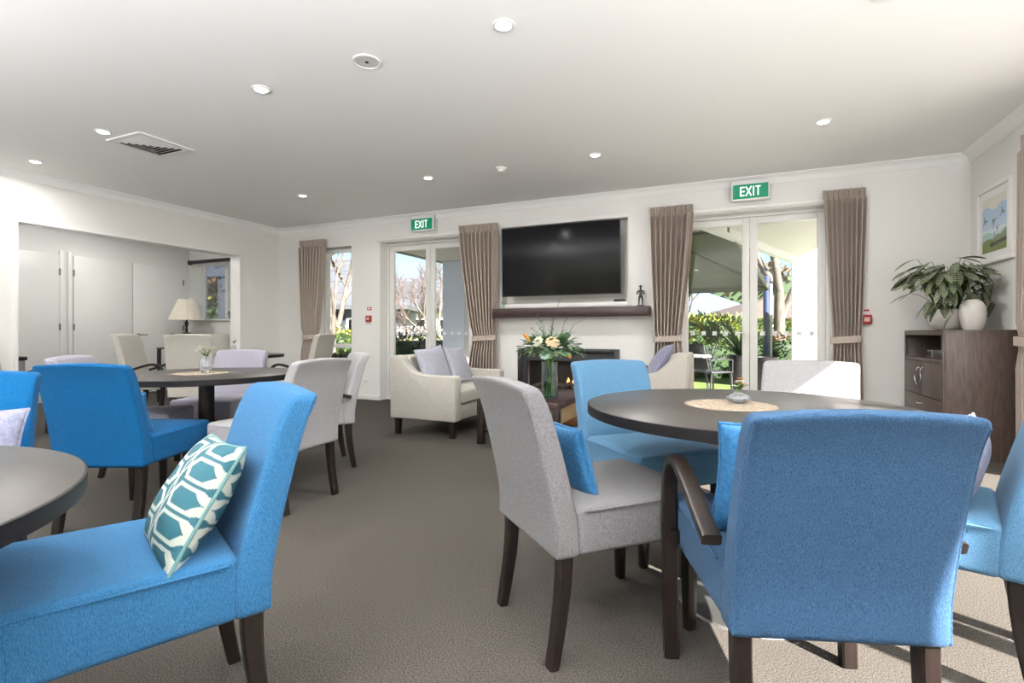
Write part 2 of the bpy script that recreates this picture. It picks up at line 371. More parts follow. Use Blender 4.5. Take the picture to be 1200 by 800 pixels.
# ------------------------------------------------------------ ceiling fittings
dl = [W(-.048,2.89),W(-1.79,3.65),W(-3.53,4.42),W(-4.83,5.19),W(-2.65,6.48),W(-.94,5.74),W(.81,5.0),W(2.56,4.21)]
names = ['round white downlight nearest the camera in the middle of the ceiling','round downlight left of the round ceiling speaker grille',
 'downlight just left of the square air vent','downlight nearest the left wall above the alcove opening','small far downlight nearest the window with the taupe curtain',
 'far downlight above the left exit sign','far downlight above the television','downlight in front of the right hand exit sign']
extra = [(.2,.4),(-2.2,.5),(-4.0,.6),(-4.8,-.7),(-1.0,-1.8),(-4.2,-1.8),(1.0,-1.8)]
enames = ['straight above the camera','left of the camera over the foreground table','over the left wall side, outside the photo','by the left wall, just outside the photo','in the middle behind the camera','at the far left behind the camera','by the right wall behind the camera']
proto = empty('downlight')
b = MB(); b.lathe([(.062,0),(.062,-.006),(.056,-.010),(.046,-.010),(.043,-.004),(.043,0)], n=28); b.build('trim_ring', M['white'], proto)
b = MB(); b.lathe([(0.0,-.003),(.043,-.003),(.043,0.0)], n=24, cap=False); b.build('lens', M['lens'], proto)
ll = bpy.data.lights.new('downlight_lamp', 'AREA'); ll.shape = 'DISK'; ll.size = .09; ll.energy = DOWNLIGHT_W; ll.color = (1,.985,.95); ll.spread = R(170)
lo = bpy.data.objects.new('downlight_lamp', ll); COL.objects.link(lo); lo.parent = proto; lo.location = (0,0,-.02)
for i, p in enumerate(dl+extra):
    o = proto if i == 0 else copy_tree(proto)
    o.location = (p[0], p[1], HC)
    tag(o, names[i] if i < 8 else 'recessed downlight '+enames[i-8], 'ceiling light', 'recessed downlights')
o = copy_tree(proto); o.location = (-8.3, 4.6, HC); tag(o, 'downlight in the alcove ceiling behind the wide opening', 'ceiling light', 'recessed downlights')
def added_torchiere(x, y, label, k=1.0):       # unseen uplighter floor lamp, added to brighten the ceiling
    root = empty('added_floor_lamp', (x,y,0)); tag(root, label, 'lamp')
    one('base', lambda b: b.lathe([(0,0),(.14,0),(.14,.015),(.02,.03)], n=28), M['steel'], root)
    one('pole', lambda b: b.tube([(0,0,.02),(0,0,1.62)], .012), M['steel'], root)
    one('bowl', lambda b: b.lathe([(.012,1.60),(.10,1.63),(.17,1.70),(.175,1.70),(.105,1.622),(.0,1.592)], n=32, cap=False), M['white'], root)
    one('bulb', lambda b: b.lathe([(0,1.62),(.03,1.63),(.035,1.66),(.02,1.69),(0,1.695)], n=16, cap=False), M['lens'], root)
    l = bpy.data.lights.new('added_fill_light','AREA'); l.shape = 'DISK'; l.size = .28; l.energy = FILL_UPLIGHT_W*k; l.color = (.985,.99,1); l.spread = R(180)
    o = bpy.data.objects.new('added_fill_light', l); COL.objects.link(o); o.parent = root; o.location = (0,0,1.705); o.rotation_euler = (pi,0,0)
added_torchiere(-1.2,-.9,'added fill uplighter, unseen, in the middle behind the camera',1.45); added_torchiere(-4.2,-.8,'added fill uplighter left of the camera, out of view',.6); added_torchiere(1.65,.15,'added fill uplighter, unseen, by the right wall beside the camera',1.3); added_torchiere(-8.3,1.8,'added fill uplighter in the hidden end of the alcove',.28)
# square air diffuser
def diffuser(x, y, label):
    root = empty('air_vent', (x, y, HC)); tag(root, label, 'air vent')
    b = MB(); s = .245
    b.box(-s,s,-s,-s+.04,-.012,0); b.box(-s,s,s-.04,s,-.012,0); b.box(-s,-s+.04,-s+.04,s-.04,-.012,0); b.box(s-.04,s,-s+.04,s-.04,-.012,0); b.build('frame', M['white'], root)
    bx('backing', -s+.03,s-.03,-s+.03,s-.03,-.002,-.0005, M['grille'], root)
    q = s-.04
    for k in range(5):
        r = q*(1-k/5.2)
        for sx, sy in ((0,1),(0,-1),(1,0),(-1,0)):
            b = MB(); w0 = r; w1 = r-.026
            if sy: vs = [(-w0,sy*w0,-.003),(w0,sy*w0,-.003),(w1,sy*w1,-.016),(-w1,sy*w1,-.016)]
            else: vs = [(sx*w0,-w0,-.003),(sx*w0,w0,-.003),(sx*w1,w1,-.016),(sx*w1,-w1,-.016)]
            b.add(vs + [(x_,y_,z_+.002) for x_,y_,z_ in vs], [(0,1,2,3),(7,6,5,4),(0,4,5,1),(1,5,6,2),(2,6,7,3),(3,7,4,0)]); b.build('louvre', M['white'], root)
vx, vy = W(-3.34,4.74); diffuser(vx, vy, 'square white louvred air vent in the ceiling beside the left downlight')
vx, vy = W(-5.05,4.42); diffuser(vx-.1, vy, 'square white air vent cut by the left edge of the photo')
vx, vy = W(2.02,2.42); diffuser(vx+.02, vy-.06, 'square white air vent cut by the top edge of the photo')
vx, vy = W(-.93,3.28); root = empty('ceiling_speaker', (vx,vy,HC)); tag(root, 'round white ceiling speaker with perforated grille, near the middle downlight', 'speaker')
one('rim', lambda b: b.lathe([(.088,0),(.088,-.008),(.078,-.010),(.076,-.004)], n=36), M['white'], root)
one('grille', lambda b: b.lathe([(0,-.006),(.077,-.005),(.077,0)], n=36, cap=False), mat('perforated', (.62,.62,.61), .6, var=.3, vscale=400, bump=.6, bscale=500), root)
one('badge', lambda b: b.lathe([(.012,-.006),(.012,-.009),(0,-.009)], n=12), M['black'], root)
vx, vy = W(-.117,5.41); root = empty('smoke_detector', (vx,vy,HC)); tag(root, 'small domed white smoke detector on the ceiling in front of the television', 'smoke detector')
one('base', lambda b: b.lathe([(.06,0),(.06,-.012),(.05,-.016)], n=28), M['white'], root)
one('sensor_head', lambda b: b.lathe([(.045,-.014),(.04,-.034),(.028,-.044),(0,-.046)], n=28), M['white'], root)

# ------------------------------------------------------------ exit signs
def letters(b, y):
    def bar(x0,z0,x1,z1,w=.013):
        dx, dz = x1-x0, z1-z0; L = math.hypot(dx,dz); nx, nz = -dz/L*w/2, dx/L*w/2
        vs = [(x0+nx,y,z0+nz),(x1+nx,y,z1+nz),(x1-nx,y,z1-nz),(x0-nx,y,z0-nz)]
        b.add(vs+[(a,y+.003,c) for a,_,c in vs], [(0,1,2,3),(7,6,5,4),(0,4,5,1),(1,5,6,2),(2,6,7,3),(3,7,4,0)])
    h = .096; z0 = -h/2
    bar(-.098,z0,-.098,z0+h); [bar(-.104,z0+q,-.058,z0+q) for q in (.0065,h/2,h-.0065)]
    bar(-.045,z0,.008,z0+h); bar(-.045,z0+h,.008,z0); bar(.03,z0,.03,z0+h); bar(.075,z0,.075,z0+h); bar(.05,z0+h-.0065,.10,z0+h-.0065)
def exit_sign(x, label):
    root = empty('exit_sign', (x, FY-.10, 2.615)); tag(root, label, 'exit sign')
    b = MB(); b.rbox((.385,.045,.225),(0,.02,0),.006); b.build('housing', M['white'], root)
    bx('green_panel', -.178,.178,-.006,-.0025,-.092,.066, M['green'], root)
    b = MB(); letters(b, -.0095); b.v = [(x_*1.02,y_,z_*1.1-.012) for x_,y_,z_ in b.v]; b.build('lettering', M['lettering'], root, smooth=False)
    b = MB(); b.box(-.05,.05,.042,.10,-.05,.05); b.build('wall_bracket', M['white'], root)
exit_sign(.15, 'green and white EXIT sign above the right hand glass doors'); exit_sign(-4.16, 'green and white EXIT sign above the left hand glass doors')

# ------------------------------------------------------------ chairs
def back_y(h, ht):                 # rear surface of the back: leans rearward and rolls over at the top
    t = max(0, (h-.42)/(ht-.42)); return -.105*t**1.25
def make_chair(fab, ht=.88, arms=False, w=.475):
    root = empty('armchair' if arms else 'dining_chair')
    zb = .335; D = .585
    def sf(x, y, z):
        k = (y-.30)/.3
        dome = .012*max(0, 1-(x/(w/2))**2)*max(0, 1-((y-.34)/.26)**2) if z > .42 else 0
        return (x*(1+.03*k), y, z + dome)
    b = MB(); b.rbox((w, D-.075, .158), (0, .075+(D-.075)/2, zb+.079), .022, 3, (5,5,2), sf); seat = b.build('seat', fab, root, sharp=60)
    b = MB(); hw = w/2*1.025; b.tube([(-hw+.004,.10,.478),(-hw+.004,D-.02,.478),(-hw+.02,D-.004,.478),(hw-.02,D-.004,.478),(hw-.004,D-.02,.478),(hw-.004,.10,.478)], .0035, 6); b.build('piping', fab, seat)
    th = .092
    def bf(x, y, z):
        t = max(0, (z-zb)/(ht-zb)); thick = 1 - .22*t
        roll = -.018*max(0, (t-.82)/.18)**2
        return (x*(1-.03*t), y*thick + back_y(z, ht) + roll, z - .012*(x/(w/2))**2*t)
    b = MB(); b.rbox((w, th, ht-zb), (0, th/2, (ht+zb)/2), .022, 3, (4,2,12), bf); back = b.build('backrest', fab, root, sharp=60)
    for s in (-1,1):
        b = MB(); pts = []
        for i in range(13):
            z = zb+.01 + (ht-zb-.03)*i/12; pts.append(bf(s*(w/2-.007), .007, z))
        b.tube(pts, .0035, 6); b.build('piping', fab, back)
    for s in (-1,1):
        pts = [(.045-.05*(1-math.cos(min(1,(zb+.01-z)/.36)*pi/2))*.9, z) for z in [zb+.01-i*(zb+.01)/7 for i in range(8)]]
        b = MB(); b.strap(pts, .042, [.05-.015*i/7 for i in range(8)], s*(w/2-.035)); b.build('leg', M['wood'], root)
    if not arms:
        for s in (-1,1):
            b = MB(); x = s*(w/2-.032); vs = []
            for (h, q) in ((0,.016),(zb+.005,.023)):
                vs += [(x-q,D-.045-q,h),(x+q,D-.045-q,h),(x+q,D-.045+q,h),(x-q,D-.045+q,h)]
            b.add(vs, [(3,2,1,0),(4,5,6,7),(0,1,5,4),(1,2,6,5),(2,3,7,6),(3,0,4,7)]); b.build('leg', M['wood'], root, bevel=.003)
    else:
        for s in (-1,1):
            x = s*(w/2+.030)
            b = MB(); b.strap([(.475,0),(.485,.12),(.497,.26),(.505,.40)], .045, [.034,.038,.043,.046], x); b.box(min(x,s*.2),max(x,s*.2),.47,.50,.36,.40); b.build('leg', M['wood'], root)
            P = [(.505,.40),(.506,.48),(.498,.55),(.478,.600),(.445,.632),(.40,.646),(.35,.643),(.27,.622),(.18,.592),(.10,.562),(.04,.545)]
            b = MB(); b.strap(P, .045, [.046,.043,.038,.034,.03,.028,.028,.028,.028,.028,.028], x); b.build('arm', M['wood'], root)
    return root
CH = {}
def chair(kind, pos, d, label, group=None, ht=.88, arms=False, mt=None):
    key = (kind, ht, arms)
    if key not in CH: o = CH[key] = make_chair(M[kind], ht, arms)
    else: o = copy_tree(CH[key])
    X, Y = W(*pos); dx, dy = WD(*d); o.location = (X, Y, 0); o.rotation_euler = (0,0,math.atan2(-dx, dy))
    tag(o, label, 'chair', group); return o
def in_chair(ch, x, y, z):
    m = Matrix.Translation(ch.location) @ Matrix.Rotation(ch.rotation_euler.z, 4, 'Z'); return m @ Vector((x,y,z))

A = chair('denim', (.731,1.135), (.09,.996), 'blue fabric armchair with bent black arms, seen from behind at the right table', ht=.872, arms=True)
B = chair('grey', (.040,1.76), (.92,.394), 'grey dining chair with a blue cushion at the left of the right table')
C = chair('teal', (.575,2.83), (.36,-.93), 'blue dining chair facing the camera behind the right table, no cushion')
D = chair('blue', (-.745,1.46), (-.77,-.64), 'large blue dining chair in the foreground with the patterned teal cushion')
E_ = chair('royal', (-2.13,2.62), (.0,1), 'blue dining chair seen from behind between the left and middle tables')
F_ = chair('lilac', (-2.88,3.45), (.97,.25), 'lavender grey dining chair just behind the blue chair at the middle table')
G = chair('silver', (-1.20,3.08), (-.93,.36), 'pale grey dining chair in side view at the right of the middle table')
Hh = chair('silver', (-1.31,4.12), (-.88,-.48), 'pale grey armchair with a blue cushion behind the pale grey dining chair', arms=True)
I_ = chair('lilac', (-2.49,4.66), (.0,-1), 'lavender grey dining chair facing the camera behind the middle table')
K = chair('cream', (-2.42,6.45), (-1,.12), 'tall cream armchair by the tall narrow window and its curtain', ht=1.02, arms=True)
L = chair('cream', (-3.45,5.5), (-.165,.986), 'tall cream armchair seen from behind, below the table lamp', ht=1.02, arms=True)
Mm = chair('cream', (-4.78,6.45), (1,.1), 'tall cream armchair in side view in front of the closet doors', ht=1.02, arms=True)
N = chair('cream', (-4.72,8.10), (.55,-.83), 'tall cream armchair in the alcove below the window', ht=1.02, arms=True)
O = chair('royal', (-2.11,1.93), (.42,-.9), 'blue dining chair with a lavender cushion at the left edge of the photo')
P = chair('cream', (-5.25,5.0), (1,.0), 'cream armchair of which only a black arm shows above the left edge blue chair', ht=1.0, arms=True)
Q = chair('teal', (1.585,1.556), (-.75,.66), 'blue dining chair with a lavender cushion at the right edge of the photo')
R_ = chair('silver', (1.60,2.77), (-.6,-.8), 'pale grey sunlit dining chair in front of the right hand glass doors')

# ------------------------------------------------------------ cushions
def make_cushion(wd, ht, th, m, pattern=None, n=18):
    root = MB(); cols = []
    N_ = n
    def P(u, v, s):
        e = max(0,(1-u*u))*max(0,(1-v*v)); t = th/2*e**.42
        pin = 1 - .07*(1-abs(u)**2)*v*v; pin2 = 1 - .07*(1-abs(v)**2)*u*u
        wr = .003*sin(7*u+3*v)*e
        return (u*wd/2*pin2, s*t+wr*s, v*ht/2*pin)
    for s in (1,-1):
        vs = []; 
        for i in range(N_+1):
            for j in range(N_+1): 
                u, v = -1+2*i/N_, -1+2*j/N_
                u, v = math.sin(u*pi/2), math.sin(v*pi/2)
                vs.append(P(u,v,s))
        fs = [(i*(N_+1)+j,(i+1)*(N_+1)+j,(i+1)*(N_+1)+j+1,i*(N_+1)+j+1) for i in range(N_) for j in range(N_)]
        root.add(vs, fs)
    edge = [P(sin((-1+2*k/20)*pi/2),-1,1) for k in range(20)]+[P(1,sin((-1+2*k/20)*pi/2),1) for k in range(20)]+[P(sin((1-2*k/20)*pi/2),1,1) for k in range(20)]+[P(-1,sin((1-2*k/20)*pi/2),1) for k in range(20)]
    return root, edge
def pat(x, z):                      # teal ground, white hexagon ladders
    teal = (.004,.07,.095); white = (.40,.42,.37)
    c = .170; r = .068; col = math.floor(x/c); xx = (x/c-col-.5)*c; zz = z + (r/2 if col % 2 else 0)
    row = math.floor(zz/r); q = (zz/r-row-.5)*r
    w_ = .084; hq = .0295
    d = max(abs(q)/hq, (abs(xx)+abs(q)*.9)/(w_-.006))
    if .72 < d < 1.0: return white
    edge = c/2 - .010*abs(2*((z/r)%1)-1)
    if abs(abs(xx)-edge) < .0035 and d > 1: return white
    return teal
def cushion(loc, normal, up, wd, ht, th, m, label, roll=0, pattern=False, cat='cushion', group=None):
    b, edge = make_cushion(wd, ht, th, m, n=170 if pattern else 18)
    mm = vcol_mat('patterned_cushion', .75, .2) if pattern else m
    o = b.build('cushion', mm, sharp=180)
    bm = bmesh.new(); bm.from_mesh(o.data); bmesh.ops.remove_doubles(bm, verts=bm.verts, dist=1e-5); bmesh.ops.recalc_face_normals(bm, faces=bm.faces); bm.to_mesh(o.data); bm.free()
    if pattern:
        ca = o.data.color_attributes.new('Col', 'FLOAT_COLOR', 'POINT')
        for i, v in enumerate(o.data.vertices): ca.data[i].color = (*pat(v.co.x+.03, v.co.z), 1)
    pb = MB(); pb.tube(edge+[edge[0],edge[1]], .0045, 6, cap=False)
    pm = m; pb.build('piping', pm, o)
    nrm = Vector(normal).normalized(); u = Vector(up); u = (u - nrm*u.dot(nrm)).normalized(); xx = nrm.cross(u)*-1
    rot = Matrix((xx, nrm, u)).transposed().to_4x4()
    if rot.determinant() < 0: rot = Matrix((-xx, nrm, u)).transposed().to_4x4()
    o.matrix_world = Matrix.Translation(loc) @ rot @ Matrix.Rotation(roll, 4, 'Y')
    tag(o, label, cat, group); return o
def chair_cushion(ch, x, y, z, lean, wd, ht, th, m, label, roll=0, yaw=0, **k):
    a = ch.rotation_euler.z + yaw
    n = Vector((0, cos(lean), sin(lean))); n.rotate(Matrix.Rotation(a, 3, 'Z'))
    return cushion(in_chair(ch, x, y, z), n, (0,0,1), wd, ht, th, m, label, roll, **k)
chair_cushion(B, .0, .165, .59, .28, .33, .26, .09, M['bcush'], 'bright blue cushion leaning on the grey chair of the right table')
chair_cushion(A, -.02, .19, .65, .30, .40, .32, .13, M['bcush'], 'blue cushion hidden mostly behind the back of the near blue armchair')
chair_cushion(D, -.035, .145, .605, .55, .37, .31, .13, mat('teal_piping',(.10,.20,.20),.8), 'teal cushion with a white hexagon ladder pattern', roll=.06, pattern=True)
chair_cushion(E_, -.01, .15, .60, .3, .36, .23, .10, M['bcush'], 'dark blue cushion on the blue chair at the middle table, only a corner showing')
chair_cushion(O, -.07, .19, .62, .35, .40, .27, .12, M['lav'], 'lavender cushion on the blue chair at the left edge')
chair_cushion(Q, -.07, .17, .625, .25, .33, .28, .13, M['lav'], 'lavender grey cushion on the blue chair at the right edge')
chair_cushion(Hh, 0, .155, .635, .3, .36, .28, .10, M['bcush'], 'blue cushion on the pale grey armchair by the left glass doors')

# ------------------------------------------------------------ round tables
def make_table():
    root = empty('round_table')
    b = MB(); b.lathe([(0,.75),(.598,.75),(.602,.748),(.602,.715),(.596,.712),(0,.712)], n=96, cap=False)
    b.m = [1 if (i//96) in (1,2,3) else 0 for i in range(len(b.f))]; b.build('tabletop', [M['top'], M['edge']], root, sharp=30)
    bx('column', -.036,.036,-.036,.036,.028,.70, M['wood'], root, bevel=.004)
    one('collar', lambda b: b.lathe([(.075,.024),(.075,.036),(.055,.04)], n=32), M['steel'], root)
    b = MB(); b.box(-.30,.30,-.035,.035,.685,.7125); b.box(-.035,.035,-.30,.30,.685,.7125); b.build('top_support', M['black'], root)
    b = MB(); b.lathe([(0,.026),(.12,.025),(.22,.014),(.25,.008),(.255,.0)], n=64, cap=False); b.build('base_plate', M['steel'], root)
    return root
TB = make_table()
tabs = [((-1.345,.68),'round dark table cut by the left edge in the foreground'),((.90,1.975),'round dark dining table on the right with a straw doily'),
        ((-2.13,3.57),'round dark dining table in the middle left with a glass bud vase'),((-3.64,6.7),'far round table in front of the alcove, mostly hidden by chairs')]
TL = []
for i, (p, l) in enumerate(tabs):
    o = TB if i == 0 else copy_tree(TB); X, Y = W(*p); o.location = (X, Y, 0); tag(o, l, 'table'); TL.append((X,Y))
def doily(x, y, rx, label):
    b = MB(); n = 120
    ring = lambda r, z: [(r*(1+.035*(1 if k%3==0 else -.3))*cos(2*pi*k/n), r*(1+.035*(1 if k%3==0 else -.3))*sin(2*pi*k/n), z) for k in range(n)]
    rs = [rx, rx*.93, rx*.80, rx*.66, rx*.5, rx*.3, .01]; zs = [.0006,.0035,.002,.004,.002,.0035,.003]
    vs = sum([ring(r,z) for r,z in zip(rs,zs)], []); vs += ring(rx,0.0)
    fs = [(i*n+k,i*n+(k+1)%n,(i+1)*n+(k+1)%n,(i+1)*n+k) for i in range(6) for k in range(n)]
    b.add(vs, fs); o = b.build('doily', M['doily'], loc=(x,y,.7502)); tag(o, label, 'doily'); return o
X, Y = W(.845,1.985); doily(X, Y, .165, 'round woven straw doily on the right table')
X, Y = W(-2.16,3.55); doily(X, Y, .17, 'round woven straw doily under the bud vase on the middle table')

def petal_flower(b, c, r, n=9, layers=3, mi=0, up=(0,0,1), seed=0):
    rnd = random.Random(seed); c = Vector(c); up = Vector(up).normalized(); t = up.orthogonal().normalized(); s = up.cross(t)
    for L_ in range(layers):
        op = .35 + .55*L_/max(1,layers-1); rr = r*(.45+.55*L_/max(1,layers-1))
        for k in range(n):
            a = 2*pi*(k+.5*L_)/n + rnd.uniform(-.1,.1); d = t*cos(a)+s*sin(a); sd = up.cross(d)
            w_ = rr*.55; base = c; mid = c + d*rr*.55*op + up*rr*.45*(1.1-op); tip = c + d*rr*(.55+.45*op) + up*rr*(.65*(1.15-op)); 
            vs = [base-sd*w_*.25, base+sd*w_*.25, mid+sd*w_*.6, mid-sd*w_*.6, tip+sd*w_*.35, tip-sd*w_*.35]
            b.add(vs, [(0,1,2,3),(3,2,4,5)], mi)
def leaf(b, p, d, up, L_, w_, mi=0, droop=.2):
    p = Vector(p); d = Vector(d).normalized(); up = Vector(up); s = d.cross(up)
    if s.length < 1e-4: s = d.orthogonal()
    s.normalize(); u = s.cross(d)
    P = [p]; 
    vs = [p, p+d*L_*.3+s*w_*.5, p+d*L_*.3-s*w_*.5, p+d*L_*.68+s*w_*.42-u*L_*droop*.4, p+d*L_*.68-s*w_*.42-u*L_*droop*.4, p+d*L_-u*L_*droop, p+d*L_*.3-u*w_*.15, p+d*L_*.68-u*(L_*droop*.4+w_*.12)]
    b.add(vs, [(0,6,1),(0,2,6),(1,6,7,3),(6,2,4,7),(3,7,5),(7,4,5)], mi)
M['petal_w'] = mat('white_petal', (.78,.76,.60), .6, sheen=.2); M['petal_p'] = mat('peach_petal', (.80,.60,.38), .6); M['petal_o'] = mat('orange_petal', (.65,.27,.03), .6)
M['petal_g'] = mat('pale_green_petal', (.45,.62,.50), .6); M['stem'] = mat('green_stem', (.16,.30,.06), .6)
M['eucalypt'] = leafmat('eucalyptus_leaf', (.07,.15,.07), (.20,.32,.17))
# crystal bud vase on the middle table
vx, vy = W(-2.13,3.56); z0 = .7545
root = empty('bud_vase', (vx,vy,z0)); tag(root, 'cut glass bud vase with white flowers on the middle table', 'vase')
gl = mat('crystal', (.9,.92,.97), .05); gl.node_tree.nodes['Principled BSDF'].inputs['Transmission Weight'].default_value = .85
one('glass_body', lambda b: b.lathe([(0,0),(.024,0),(.034,.02),(.042,.045),(.038,.075),(.024,.10),(.016,.115),(.019,.125),(.015,.124),(.012,.112),(.02,.098),(.033,.073),(.036,.046),(.028,.022),(0,.012)], n=10, cap=False), gl, root, smooth=False)
def small_posy(name, loc, cols, label, n=5, h=.1, r=.02, sp=.04, seed=1):
    rnd = random.Random(seed); root = empty(name, loc); tag(root, label, 'flowers')
    for i in range(n):
        a = rnd.uniform(0,2*pi); q = sp*rnd.uniform(.3,1); tip = (q*cos(a), q*sin(a), h+rnd.uniform(-.01,.025))
        b = MB(); b.tube([(0,0,.01),(tip[0]*.3,tip[1]*.3,h*.6),tip], .002, 6); b.build('stem', M['stem'], root)
        b = MB(); petal_flower(b, tip, r, 7, 3, seed=i); b.build('flower', M[cols[i%len(cols)]], root)
    b = MB()
    for i in range(4):
        a = i*1.7; leaf(b, (0,0,h*.5), (cos(a),sin(a),.9), (0,0,1), .05, .016)
    b.build('leaves', M['leaf_mid'], root)
small_posy('posy', (vx,vy,z0+.07), ['petal_w'], 'small posy of cream freesias in the bud vase', 7, .085, .034, .040)
vx, vy = W(-3.62,6.66); small_posy('posy', (vx,vy,.87), ['petal_w'], 'tiny white posy on the far round table', 4, .06, .022, .05, 4)
root = empty('bud_vase', (vx,vy,.7505)); tag(root, 'little glass vase on the far round table, hidden by the chair back', 'vase')
one('glass_body', lambda b: b.lathe([(0,0),(.03,0),(.04,.04),(.03,.09),(.02,.12),(.018,.12),(.028,.088),(.037,.04),(.028,.006),(0,.006)], n=14, cap=False), gl, root)
# low faceted bowl with posy on the right table
vx, vy = W(.895,2.025); root = empty('bud_vase', (vx,vy,.7545)); tag(root, 'low faceted crystal posy bowl on the right table', 'vase')
one('glass_body', lambda b: b.lathe([(0,0),(.022,0),(.038,.008),(.046,.018),(.040,.028),(.024,.035),(.016,.042),(.013,.041),(.02,.032),(.036,.024),(.041,.018),(.033,.011),(0,.006)], n=12, cap=False), gl, root, smooth=False)
small_posy('posy', (vx,vy,.782), ['petal_p','petal_w','petal_o'], 'small posy of fading peach and white flowers on the right table', 6, .045, .017, .022, 3)

# ------------------------------------------------------------ loveseat and tub chair
def make_sofa(width, name, dp=.76, bh=.80):
    root = empty(name); hw = width/2                    # faces +Y, back at y=0
    prof = [(0,.17),(0,bh-.02),(.015,bh),(.06,bh+.004),(.11,bh-.012),(.15,bh-.05),(.20,bh-.105),(.26,bh-.155),(.34,bh-.182),(.45,bh-.19),(dp-.02,bh-.19),(dp,bh-.21),(dp,.17)]
    for s in (-1,1):
        b = MB(); b.prism(prof, s*hw, s*(hw-.12), 'x'); b.build('arm', M['cream'], root, bevel=.018, sharp=50)
    b = MB(); b.rbox((width-.235,.16,bh-.2),(0,.085,.20+(bh-.2)/2),.03,3,(2,2,4), lambda x,y,z: (x,y+(.10*(1-z/bh)),z)); b.build('backrest', M['cream'], root)
    b = MB(); b.rbox((width-.245,dp-.03,.15),(0,(dp-.03)/2+.012,.245),.015,2); b.build('base', M['cream'], root)
    n = 2 if width > 1 else 1; cw = (width-.245)/n
    for i in range(n):
        b = MB(); cx = -(width-.245)/2 + cw*(i+.5)
        b.rbox((cw-.006,dp-.20,.14),(cx,.20+(dp-.20)/2+.002,.392),.035,3,(4,4,1), lambda x,y,z: (x,y,z+(.012*max(0,1-((x-cx)/(cw/2))**2) if z>.4 else 0))); c = b.build('seat_cushion', M['cream'], root)
    for sx in (-1,1):
        for y in (.06, dp-.06):
            b = MB(); x = sx*(hw-.06); vs = []
            for h, q in ((0,.024),(.175,.03)): vs += [(x-q,y-q,h),(x+q,y-q,h),(x+q,y+q,h),(x-q,y+q,h)]
            b.add(vs, [(3,2,1,0),(4,5,6,7),(0,1,5,4),(1,2,6,5),(2,3,7,6),(3,0,4,7)]); b.build('leg', M['wood'], root, bevel=.003)
    return root
s1 = make_sofa(1.14, 'loveseat'); s1.location = (-3.225, 4.85, 0); s1.rotation_euler = (0,0,-pi/2); tag(s1, 'cream two seat sofa with sloping arms facing the coffee table', 'sofa')
s2 = make_sofa(.86, 'tub_chair', bh=.83); s2.location = (-.40, 5.24, 0); s2.rotation_euler = (0,0,pi/2); tag(s2, 'cream upholstered easy chair in front of the right curtain, facing left', 'armchair')
cushion((-2.90,4.60,.68), (.93,-.10,.33), (0,0,1), .46,.42,.13, M['pale'], 'pale blue grey cushion nearest the camera on the cream sofa', roll=.1)
cushion((-2.87,5.05,.67), (.93,.05,.35), (0,0,1), .46,.42,.13, M['pale'], 'pale blue grey cushion farther along the cream sofa', roll=-.06)
cushion((-.68,5.10,.73), (-.85,-.15,.55), (0,0,1), .46,.44,.15, M['lav'], 'shiny blue grey cushion on the cream easy chair', roll=.05)

# ------------------------------------------------------------ coffee table, vase, bouquet
ct = empty('coffee_table', (-1.80,4.78,0)); tag(ct, 'low dark coffee table with a lower shelf between sofa and fireplace', 'table')
b = MB(); b.rbox((.80,1.12,.055),(0,0,.3925),.004,1); b.build('tabletop', M['mantel'], ct)
for sx in (-1,1):
    for sy in (-1,1): bx('leg', sx*.37-.03,sx*.37+.03,sy*.53-.03,sy*.53+.03,0,.365, M['wood'], ct, bevel=.003)
bx('lower_shelf', -.36,.36,-.50,.50,.10,.13, M['mantel'], ct, bevel=.003)
tan = mat('tan_drawer', (.34,.24,.13), .6, var=.15, vscale=10)
for sy in (-1,1): bx('drawer', -.33,.345,sy*.245-.235,sy*.245+.235,.20,.36, tan, ct, bevel=.004)
vx, vy = -1.585, 4.50
vs_ = empty('glass_vase', (vx,vy,.4205)); tag(vs_, 'tall clear cylinder vase half full of water on the coffee table', 'vase')
one('glass_body', lambda b: b.lathe([(0,0),(.074,0),(.076,.004),(.076,.34),(.071,.34),(.071,.012),(0,.012)], n=36, cap=False), M['vglass'], vs_)
one('water', lambda b: b.lathe([(0,.013),(.070,.013),(.070,.15),(0,.15)], n=36, cap=False), M['water'], vs_)
bq = empty('bouquet', (vx,vy,.425)); tag(bq, 'large bouquet of cream roses and eucalyptus in the cylinder vase', 'flowers')
rnd = random.Random(5)
for i in range(12):
    a = i*2.4; b = MB(); b.tube([(.05*cos(a+pi),.05*sin(a+pi),.02),(.03*cos(a),.03*sin(a),.34),(.12*cos(a),.12*sin(a),.45)], .0035, 6); b.build('stem', M['stem'], bq)
cv = Vector((cos(YAW), sin(YAW), 0)); fw = Vector((-sin(YAW), cos(YAW), 0))
def bqp(r, z, f): return cv*r + Vector((0,0,z)) - fw*f
for (r, z, f, rad, m_) in ((-.115,.55,.13,.062,'petal_w'),(.015,.545,.17,.068,'petal_p'),(-.05,.44,.17,.058,'petal_g'),(.045,.445,.17,.03,'petal_w'),
        (.16,.43,.15,.035,'petal_o'),(.17,.50,.12,.04,'petal_g'),(-.17,.47,.10,.035,'petal_w'),(.22,.57,.05,.03,'petal_w'),(.0,.52,-.14,.06,'petal_w'),(-.12,.5,-.12,.05,'petal_p'),(.14,.52,-.12,.05,'petal_w')):
    b = MB(); petal_flower(b, bqp(r,z-.03,f), rad, 9, 5, up=tuple((bqp(r,0,f)*1.0)+Vector((0,0,.12))), seed=int(r*1000)); b.build('flower', M[m_], bq)
b = MB(); b.tube([bqp(-.19,.53,.1),bqp(-.22,.575,.1),bqp(-.25,.60,.1)], [.010,.02,.004], 8); b.build('bud', M['petal_o'], bq)
b = MB()
